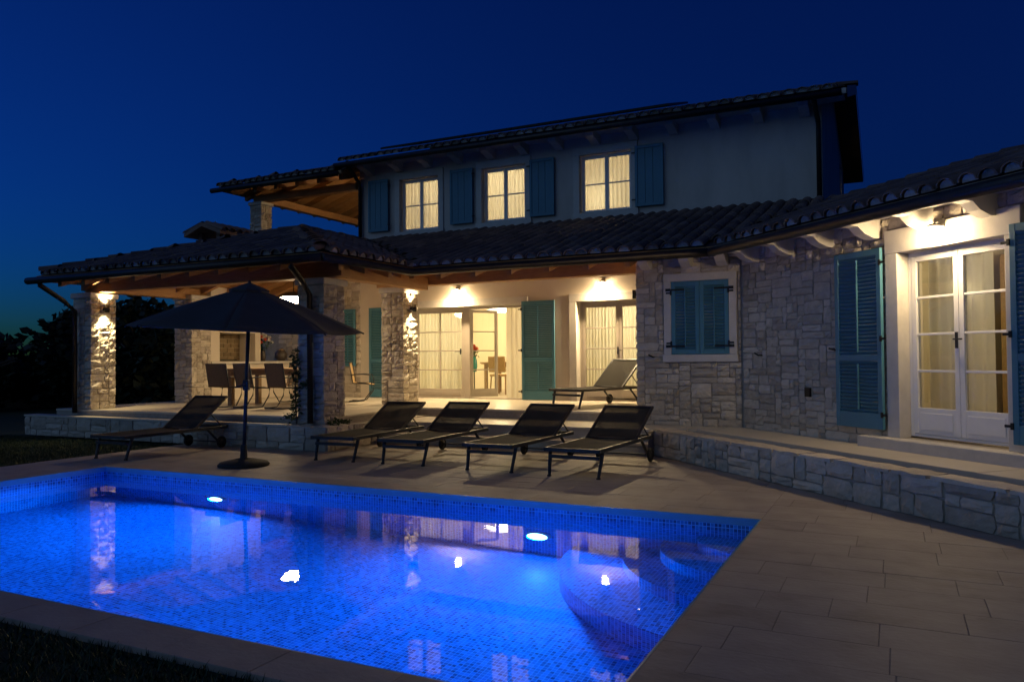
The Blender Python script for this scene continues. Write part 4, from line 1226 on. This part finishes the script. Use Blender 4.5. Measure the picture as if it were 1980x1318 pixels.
def table(loc, rz, L_, Wt, h, label, mat=M_DECKWOOD, leg=0.09):
    t = empty('dining_table', loc, rz, label, 'table')
    n = 5
    top = MB().box((-L_ / 2, -Wt / 2 + 0.03, h - 0.05), (L_ / 2, Wt / 2 - 0.03, h - 0.035)).box((-L_ / 2 + 0.08, -Wt / 2 + 0.08, h - 0.12), (L_ / 2 - 0.08, -Wt / 2 + 0.11, h - 0.05)).box((-L_ / 2 + 0.08, Wt / 2 - 0.11, h - 0.12), (L_ / 2 - 0.08, Wt / 2 - 0.08, h - 0.05)).build('table_top', mat, t)
    for k in range(n):
        w_ = Wt / n
        MB().box((-L_ / 2 - 0.02, -Wt / 2 + k * w_ + 0.003, h - 0.034), (L_ / 2 + 0.02, -Wt / 2 + (k + 1) * w_ - 0.003, h)).build('plank', mat, top, bevel=0.003)
    for sx in (-1, 1):
        for sy in (-1, 1):
            MB().box((sx * (L_ / 2 - 0.06), sy * (Wt / 2 - 0.06), 0), (sx * (L_ / 2 - 0.06 - leg), sy * (Wt / 2 - 0.06 - leg), h - 0.05)).build('leg', mat, t, bevel=0.004)
    return t
table((-10.25, 11.15, ZT), radians(4), 2.0, 0.95, 0.69, 'oak dining table under the bowl pendant of the loggia')

def sled_chair(loc, rz, label, seat_mat, group):
    """cantilever garden chair; sits facing local +y"""
    c = empty('garden_chair', loc, rz, label, 'chair', group)
    c.scale = (0.86, 0.86, 0.84)
    for s in (-1, 1):
        x = 0.25 * s
        MB().tube([(x, -0.28, 0.93), (x, -0.22, 0.62), (x, -0.19, 0.44), (x, 0.10, 0.43), (x, 0.24, 0.40), (x, 0.22, 0.25), (x, 0.06, 0.03), (x, -0.10, 0.012), (x, -0.28, 0.012)], 0.013, 8).build('side_frame', M_ALU, c, True)
        MB().tube([(x, -0.22, 0.64), (x, 0.02, 0.65), (x, 0.20, 0.63), (x, 0.24, 0.41)], 0.012, 8).build('armrest', M_ALU, c, True)
    MB().tube([(-0.25, -0.28, 0.012), (0.25, -0.28, 0.012)], 0.012, 8).tube([(-0.25, -0.28, 0.925), (0.25, -0.28, 0.925)], 0.012, 8).build('crossbar', M_ALU, c, True)
    s = MB()
    prof = [(-0.285, 0.93), (-0.255, 0.78), (-0.225, 0.62), (-0.20, 0.47), (-0.15, 0.435), (0.0, 0.425), (0.15, 0.432), (0.25, 0.405)]
    for k in range(3): s.box
    for k in range(len(prof) - 1):
        (a, z0), (b2, z1) = prof[k], prof[k + 1]
        s.face([(-0.24, a, z0), (0.24, a, z0), (0.24, b2, z1), (-0.24, b2, z1)])
        s.face([(-0.24, a - 0.008, z0 - 0.008), (-0.24, b2 - 0.008, z1 - 0.008), (0.24, b2 - 0.008, z1 - 0.008), (0.24, a - 0.008, z0 - 0.008)])
    s.build('sling', seat_mat, c)
    return c
GC = 'garden chairs round the loggia table'
sled_chair((-11.0, 10.45, ZT), radians(8), 'garden chair with high woven back facing the loggia table beside the umbrella pole', M_BROWN, GC)
sled_chair((-10.3, 10.42, ZT), radians(-6), 'garden chair tucked under the middle of the loggia table', M_BROWN, GC)
sled_chair((-9.62, 10.48, ZT), radians(-4), 'garden chair at the loggia table next to the corner pillar', M_BROWN, GC)
sled_chair((-10.8, 11.9, ZT), radians(176), 'garden chair on the barbecue side of the loggia table', M_BROWN, GC)
sled_chair((-9.9, 11.92, ZT), radians(184), 'garden chair on the house side of the loggia table', M_BROWN, GC)
sled_chair((-9.62, 12.72, ZT), radians(-60), 'tan garden chair standing alone between the two porch pillars', M_RATTAN, None)

# ================================================================ living room furniture
table((-8.0, YM + 2.7, ZT), 0, 1.8, 0.9, 0.75, 'dining table inside the living room under the chandelier', leg=0.07)
def wood_chair(loc, rz, label):
    c = empty('dining_chair', loc, rz, label, 'chair', 'chairs at the indoor dining table')
    MB().box((-0.22, -0.2, 0.42), (0.22, 0.22, 0.47)).build('seat', M_RATTAN, c, bevel=0.01)
    MB(Matrix.Translation((0, -0.2, 0.47)) @ Matrix.Rotation(radians(8), 4, 'X')).box((-0.22, -0.02, 0.05), (0.22, 0.02, 0.42)).build('backrest', M_RATTAN, c, bevel=0.01)
    for sx in (-1, 1):
        for sy in (-1, 1):
            MB().tube([(sx * 0.19, sy * 0.17, 0.43), (sx * 0.21, sy * 0.2, 0)], 0.016, 6).build('leg', M_DECKWOOD, c)
wood_chair((-7.55, YM + 2.1, ZT), radians(5), 'light wooden dining chair seen through the open patio door')
wood_chair((-8.25, YM + 2.1, ZT), radians(-4), 'light wooden dining chair behind the leaf of the patio door standing ajar')
wood_chair((-6.9, YM + 2.75, ZT), radians(92), 'light wooden dining chair at the head of the indoor table')
wood_chair((-7.6, YM + 3.3, ZT), radians(180), 'light wooden dining chair on the far side of the indoor table')
sh = world_root(empty('bookshelf', (-7.7, YM + 4.3, ZT), 0, 'white shelf unit against the far wall of the living room', 'shelf'))
MB().box((-8.9, YM + 4.12, ZT), (-8.86, YM + 4.39, 2.5)).box((-6.5, YM + 4.12, ZT), (-6.46, YM + 4.39, 2.5)).box((-8.9, YM + 4.36, ZT), (-6.46, YM + 4.393, 2.5)).build('carcass', M_WHITE, sh)
for k in range(6):
    MB().box((-8.86, YM + 4.12, ZT + 0.06 + 0.38 * k), (-6.5, YM + 4.36, ZT + 0.09 + 0.38 * k)).build('shelf_board', M_WHITE, sh)
r_ = random.Random(8)
for k in range(14):
    x_, l_ = -8.7 + r_.random() * 2.0, r_.randint(1, 4)
    h_ = r_.uniform(0.12, 0.26)
    om, on = [(M_CERAM, 'dark brown'), (M_TRIM, 'pale stone'), (M_RATTAN, 'tan woven'), (M_GLAZE, 'teal glazed')][k % 4]
    o = MB().lathe([(0.0, 0), (0.04, 0), (0.06, h_ * 0.4), (0.035, h_ * 0.8), (0.045, h_)], c=(0, 0, 0), seg=10).build('ornament', om, None, True)
    o.location = (x_, YM + 4.24, ZT + 0.0905 + 0.38 * l_)
    tag(o, 'small ' + on + ' vase standing on the white living room shelf', 'ornament', on + ' vases on the living room shelf')
flowers((-8.35, YM + 0.95, ZT), 'teal vase of red flowers on a slim black stand behind the patio door', 'flower vase', M_GLAZE, [M_RED], h=0.34, vr=0.07, n=10, spread=0.10, up=0.17, stand=0.55)
wdr = world_root(empty('wardrobe', (*wpt(-6.2, SW + 2.35 * R2), 0.44), 0, 'pale wooden wardrobe inside the wing room', 'wardrobe'))
MB(FW(SW)).box((-7.0, 0.46, -2.58), (-5.9, 2.5, -2.1)).build('carcass', M_RATTAN, wdr, bevel=0.01)
for u in (-6.99, -6.44):
    MB(FW(SW)).box((u, 0.52, -2.1), (u + 0.53, 2.46, -2.08)).build('door', M_RATTAN, wdr, bevel=0.006)

# ================================================================ sun loungers
def lounger(loc, rz, ang, label, group='sun loungers around the pool'):
    c = empty('sun_lounger', loc, rz, label, 'sun lounger', group)
    zr = 0.30
    t = 0.016
    hy = 1.18
    Lb = 0.76
    for s in (-1, 1):
        x = 0.315 * s
        MB().box((x - t, 0.0, zr - 0.022), (x + t, 1.80, zr + 0.022)).build('side_rail', M_ALU, c, bevel=0.005)
        MB().tube([(x * 0.99, 0.14, zr - 0.01), (x * 0.92, 0.06, 0.012)], [0.022, 0.018], 8).build('leg', M_ALU, c)
        MB().lathe([(0.0, 0.0), (0.024, 0.0), (0.024, 0.016), (0.0, 0.018)], c=(x * 0.92, 0.058, 0.0), seg=10).build('foot', M_RUBBER, c)
        MB().tube([(x * 0.98, 1.40, zr), (x * 1.0, 1.62, 0.10)], 0.018, 8).build('rear_leg', M_ALU, c)
        wq = T3(x * 1.08, 1.66, 0.085) @ Matrix.Rotation(pi / 2, 4, 'Y')
        wh = MB(wq).lathe([(0.055, -0.02), (0.075, -0.022), (0.085, -0.012), (0.085, 0.012), (0.075, 0.022), (0.055, 0.02)], seg=20).build('wheel', M_RUBBER, c, True)
        MB(wq).lathe([(0.0, -0.018), (0.056, -0.016), (0.056, 0.016), (0.0, 0.018)], seg=16).build('hub', M_ALU, wh, True)
    MB().tube([(-0.33, 1.66, 0.085), (0.33, 1.66, 0.085)], 0.010, 8).build('axle', M_ALU, c)
    MB().box((-0.30, 0.06, 0.20), (0.30, 0.10, 0.235)).build('crossbar', M_ALU, c)
    MB().box((-0.299, 0.0, zr - 0.02), (0.299, 0.03, zr + 0.02)).build('end_rail', M_ALU, c)
    MB().box((-0.299, 1.77, zr - 0.02), (0.299, 1.80, zr + 0.02)).build('end_rail', M_ALU, c)
    s = MB()
    n = 8
    for k in range(n):
        y0, y1 = 0.03 + (hy - 0.03) * k / n, 0.03 + (hy - 0.03) * (k + 1) / n
        for j in range(4):
            x0, x1 = -0.30 + 0.15 * j, -0.30 + 0.15 * (j + 1)
            dz = lambda x: zr + 0.018 - 0.014 * (1 - (x / 0.3) ** 2)
            s.face([(x0, y0, dz(x0)), (x1, y0, dz(x1)), (x1, y1, dz(x1)), (x0, y1, dz(x0))])
    s.build('seat_sling', M_SLING, c, True)
    B = T3(0, hy, zr + 0.01) @ Matrix.Rotation(ang, 4, 'X')
    br = MB(B)
    for sx in (-1, 1): br.box((sx * 0.315 - 0.014, 0.0, -0.016), (sx * 0.315 + 0.014, Lb, 0.016))
    br.box((-0.301, Lb - 0.028, -0.015), (0.301, Lb, 0.015)).box((-0.301, 0.02, -0.018), (0.301, 0.045, 0.0))
    bo = br.build('back_frame', M_ALU, c, bevel=0.004)
    s = MB(B)
    for k in range(5):
        y0, y1 = 0.02 + (Lb - 0.04) * k / 5, 0.02 + (Lb - 0.04) * (k + 1) / 5
        for j in range(4):
            x0, x1 = -0.30 + 0.15 * j, -0.30 + 0.15 * (j + 1)
            dz = lambda x: 0.010 - 0.016 * (1 - (x / 0.3) ** 2)
            s.face([(x0, y0, dz(x0)), (x1, y0, dz(x1)), (x1, y1, dz(x1)), (x0, y1, dz(x0))])
    s.build('back_sling', M_SLING, bo, True)
    pt = B @ Vector((0, Lb * 0.5, -0.02))
    st = MB()
    for sx in (-1, 1): st.tube([(sx * 0.28, pt.y, pt.z), (sx * 0.30, min(1.72, pt.y + 0.25), zr + 0.0)], 0.009, 6)
    st.tube([(-0.30, min(1.72, pt.y + 0.25), zr), (0.30, min(1.72, pt.y + 0.25), zr)], 0.009, 6)
    st.build('back_prop', M_ALU, c)
    return c
def place(ax, ay, bx, by, z, ang, label):
    """feet at A (left) and B (right); head away from them"""
    dx, dy = bx - ax, by - ay
    rz = math.atan2(dy, dx)
    mx, my = (ax + bx) / 2, (ay + by) / 2
    c_, s_ = cos(rz), sin(rz)
    return lounger((mx + s_ * 0.06, my - c_ * 0.06, z), rz, ang, label)
place(-6.77, 7.97, -6.21, 8.00, 0, radians(27), 'dark sun lounger in the row of four next to the corner pillar')
place(-5.75, 8.02, -5.19, 8.04, 0, radians(28), 'dark sun lounger in the row of four, second from the corner pillar')
place(-4.53, 7.97, -3.94, 7.96, 0, radians(28), 'dark sun lounger in the row of four, third from the corner pillar')
place(-3.46, 7.91, -2.87, 7.89, 0, radians(28), 'dark sun lounger in the row of four next to the stone retaining wall')
place(-9.69, 6.97, -9.13, 6.98, 0, radians(36), 'dark sun lounger standing alone behind the parasol pole at the lawn edge')
place(-5.21, 12.13, -4.69, 11.95, ZT, radians(40), 'dark sun lounger up on the porch in front of the curtained patio door')

# ================================================================ parasol
pa = empty('parasol', (-7.26, 7.2, 0), YAW, 'dark eight sided garden parasol with round base between the loungers and the pool', 'parasol')
# local x = to the right seen from the pool, local -y = towards the pool
MB().lathe([(0.0, 0.0), (0.30, 0.0), (0.31, 0.02), (0.28, 0.05), (0.12, 0.085), (0.045, 0.10), (0.035, 0.26), (0.0, 0.26)], seg=28).build('base', M_RUBBER, pa, True)
MB().tube([(0, 0, 0.08), (0.035, 0, 1.0), (0.075, 0, 2.16)], 0.023, 12).build('pole', M_ALU, pa, True)
cr = MB().box((0.0, -0.045, 0.93), (0.07, 0.045, 1.06)).build('crank_box', M_ALU, pa, bevel=0.01)
MB().tube([(0.035, -0.045, 1.0), (0.035, -0.11, 1.0), (-0.06, -0.12, 0.97)], 0.009, 8).build('crank_handle', M_ALU, cr)
top = Vector((0.075, 0, 2.215))
R_ = 1.42
rim = []
for deg, z in ((-35, 1.70), (10, 1.635), (55, 1.595), (100, 1.635), (145, 1.675), (190, 1.71), (235, 1.745), (280, 1.74)):
    a = radians(deg)
    rim.append(Vector((0.05 + R_ * sin(a), -R_ * cos(a), z)))
NR, NS = 8, 8
cb = MB()
def cpt(i, f, t):
    """panel i, f across, t down: cloth hangs a little between the ribs"""
    A, B = rim[i], rim[(i + 1) % 8]
    e_ = A.lerp(B, f)
    sag = 4 * f * (1 - f)
    p = top.lerp(e_, t)
    p.z += 0.10 * t * (1 - t)
    q = p - Vector((top.x, top.y, 0)); 
    p.z -= 0.022 * sag * t
    inw = 0.035 * sag * t * t
    p.x -= (e_.x - top.x) * inw; p.y -= (e_.y - top.y) * inw
    return p
for i in range(8):
    gidx = [[cb.P(cpt(i, f / NS, 0.08 + 0.92 * t / NR)) for t in range(NR + 1)] for f in range(NS + 1)]
    for f in range(NS):
        for t in range(NR):
            cb.f.append([gidx[f][t], gidx[f][t + 1], gidx[f + 1][t + 1], gidx[f + 1][t]]); cb.m.append(0)
    # short valance
canopy = cb.build('canopy', M_PARASOL, pa, True)
sm = canopy.modifiers.new('thickness', 'SOLIDIFY'); sm.thickness = 0.004
vb = MB()
for i in range(8):
    ps = [cpt(i, f / 6, 0.17) + Vector((0, 0, 0.035)) for f in range(7)]
    for k in range(6):
        vb.face([top + Vector((0, 0, 0.055)), ps[k], ps[k + 1]])
        vb.face([ps[k], ps[k] + Vector((0, 0, -0.03)), ps[k + 1] + Vector((0, 0, -0.03)), ps[k + 1]])
vb.build('vent_cap', M_PARASOL, canopy)
MB().lathe([(0.0, 0.07), (0.018, 0.06), (0.02, 0.02), (0.03, 0.0)], c=(top.x, 0, top.z + 0.01), seg=12).build('finial', M_ALU, pa, True)
for i in range(8):
    MB().tube([top + Vector((0, 0, -0.03)), cpt(i, 0, 0.5) + Vector((0, 0, -0.018)), rim[i] + Vector((0, 0, -0.015))], 0.008, 6).build('rib', M_ALU, pa)
    MB().tube([(0.06, 0, 1.78), cpt(i, 0, 0.5) + Vector((0, 0, -0.02))], 0.007, 6).build('strut', M_ALU, pa)

# ================================================================ solar panels on the upper roof
for k in range(6):
    x0 = -10.45 + 1.115 * k
    c = Vector((x0 + 0.53, 15.3, UE + SL * (15.3 - 13.55) + 0.20))
    ang = math.atan(SL)
    r_ = empty('solar_panel', c, 0, 'black solar panel in the row along the upper roof', 'solar panel', 'solar panels on the upper roof')
    MB(Matrix.Rotation(ang, 4, 'X')).box((-0.54, -0.82, -0.04), (0.54, 0.82, 0.0)).build('frame', M_ALU, r_)
    MB(Matrix.Rotation(ang, 4, 'X')).box((-0.51, -0.79, 0.0), (0.51, 0.79, 0.006)).build('glass', M_SOLAR, r_)

# ================================================================ planting
def leaf_cloud(name, blobs, n, size, mat, parent, seed):
    r = random.Random(seed)
    b = MB()
    for k in range(n):
        c, R = r.choice(blobs)
        while True:
            v = Vector((r.uniform(-1, 1), r.uniform(-1, 1), r.uniform(-1, 1)))
            if 0.35 < v.length < 1: break
        v = v * (0.55 + 0.45 * r.random() ** 0.5)
        p = Vector(c) + Vector((v.x * R[0], v.y * R[1], v.z * R[2]))
        d = Vector((r.uniform(-1, 1), r.uniform(-1, 1), r.uniform(-0.6, 0.8))).normalized()
        t = d.cross(Vector((r.uniform(-1, 1), r.uniform(-1, 1), 0.5))).normalized()
        s = size * r.uniform(0.6, 1.3)
        b.face([p, p + d * s * 0.5 + t * s * 0.28, p + d * s, p + d * s * 0.5 - t * s * 0.28])
    return b.build(name, mat, parent)

def tree(loc, h, rad, label, seed, n=2600, size=0.28, mat=M_DLEAF):
    r = random.Random(seed)
    t = empty('evergreen_tree', loc, 0, label, 'tree', 'trees beyond the lawn')
    tr = MB().tube([(0, 0, -0.1), (0.05, 0.03, h * 0.3), (0.0, 0.08, h * 0.75)], [0.16, 0.12, 0.04], 8)
    for k in range(5):
        a = r.uniform(0, 2 * pi); z = h * r.uniform(0.25, 0.6)
        tr.tube([(0.03, 0.04, z), (cos(a) * rad * 0.6, sin(a) * rad * 0.6, z + h * 0.18)], [0.06, 0.02], 6)
    tr.build('trunk', M_BARK, t)
    blobs = []
    for k in range(11):
        a, q, z = r.uniform(0, 2 * pi), r.uniform(0, 0.65), r.uniform(0.14, 0.86)
        q *= 1.1 - 0.7 * z
        blobs.append(((cos(a) * rad * q, sin(a) * rad * q, h * z), (rad * r.uniform(0.35, 0.6), rad * r.uniform(0.35, 0.6), h * r.uniform(0.12, 0.2))))
    leaf_cloud('crown', blobs, n, size, mat, t, seed)
    return t
tl = [(-17.5, 13.8, 3.3, 1.7, 'dark bushy evergreen tree right behind the outermost loggia pillar'),
      (-20.5, 14.2, 3.1, 2.1, 'dark bushy tree seen between the two outer loggia pillars'),
      (-17.0, 16.5, 3.9, 2.0, 'taller dark tree behind the barbecue wall'),
      (-22.6, 12.6, 2.1, 1.9, 'rounded dark tree rising above the hedge beside the downpipe'),
      (-27.0, 13.5, 1.9, 2.3, 'low broad tree above the hedge at the far side of the lawn')]
for k, (x, y, h, rad, lb) in enumerate(tl): tree((x, y, -0.03), h, rad, lb, 60 + k)
hedge = world_root(empty('hedge', (-24, 12.0, -0.03), 0, 'long dark clipped hedge closing the lawn behind the villa', 'hedge'))
r_ = random.Random(77)
bl = []
for k in range(46):
    t = k / 45
    x, y = -15.2 - 30 * t, 15.4 - 5.5 * t
    bl.append(((x, y, r_.uniform(0.7, 1.1)), (0.9, 0.8, r_.uniform(0.85, 1.25))))
leaf_cloud('foliage', bl, 9000, 0.26, M_DLEAF, hedge, 5)
hb = MB()
for k in range(45):
    a, b2 = bl[k][0], bl[k + 1][0]
    hb.face([(a[0], a[1] + .25, -0.03), (b2[0], b2[1] + .25, -0.03), (b2[0], b2[1] + .25, 1.5), (a[0], a[1] + .25, 1.5)])
hb.build('stems', M_BARK, hedge)

def grass(name, x0, x1, y0, y1, n, seed, label):
    r = np.random.RandomState(seed)
    p = np.stack([r.uniform(x0, x1, n), r.uniform(y0, y1, n), np.full(n, -0.03)], 1)
    a = r.uniform(0, 2 * pi, n); h = r.uniform(0.022, 0.05, n); w_ = 0.005
    t = np.stack([np.cos(a), np.sin(a), np.zeros(n)], 1) * w_
    tip = p + np.stack([r.uniform(-.03, .03, n), r.uniform(-.03, .03, n), h], 1)
    v = np.stack([p - t, p + t, tip], 1).reshape(-1, 3)
    me = bpy.data.meshes.new(name)
    me.from_pydata(v.tolist(), [], np.arange(3 * n).reshape(-1, 3).tolist())
    me.materials.append(M_GRASS); me.update()
    o = bpy.data.objects.new(name, me); link(o)
    return tag(o, label, 'grass', kind='stuff')
grass('grass', -14.5, DX0 - 0.01, 4.5, 8.7, 42000, 1, 'short grass of the lawn beside the pool deck')
grass('grass', -7.0, -1.62, -0.2, 2.44, 42000, 2, 'dark short grass in front of the pool coping')

iv = world_root(empty('climbing_plant', (-7.93, 8.9, 0.36), 0, 'dark climbing plant growing up the corner pillar beside the downpipe', 'climbing plant'))
MB().tube([(-7.93, 8.9, 0.36), (-7.97, 8.92, 0.9), (-7.92, 8.92, 1.5)], [0.012, 0.01, 0.005], 6).build('stem', M_BARK, iv)
leaf_cloud('foliage', [((-7.96, 8.91, 0.5 + 0.11 * k), (0.10, 0.06, 0.1)) for k in range(9)] + [((-8.05, 8.88, 0.45), (0.14, 0.1, 0.1)), ((-7.75, 8.89, 0.95), (0.10, 0.04, 0.08))], 420, 0.06, M_LEAF, iv, 3)
sb = world_root(empty('ground_cover_plant', (-7.36, 9.1, 0.34), 0, 'small green plant on the ledge at the foot of the corner pillar', 'plant'))
leaf_cloud('foliage', [((-7.36, 9.05, 0.38), (0.10, 0.16, 0.06)), ((-7.36, 9.3, 0.37), (0.07, 0.1, 0.04))], 200, 0.05, M_LEAF, sb, 4)
sb = world_root(empty('ground_cover_plant', (-7.36, 10.6, 0.34), 0, 'sparse dark plant on the ledge behind the corner pillar', 'plant'))
leaf_cloud('foliage', [((-7.36, 10.6, 0.40), (0.08, 0.16, 0.08))], 60, 0.06, M_LEAF, sb, 6)

flush_pieces()
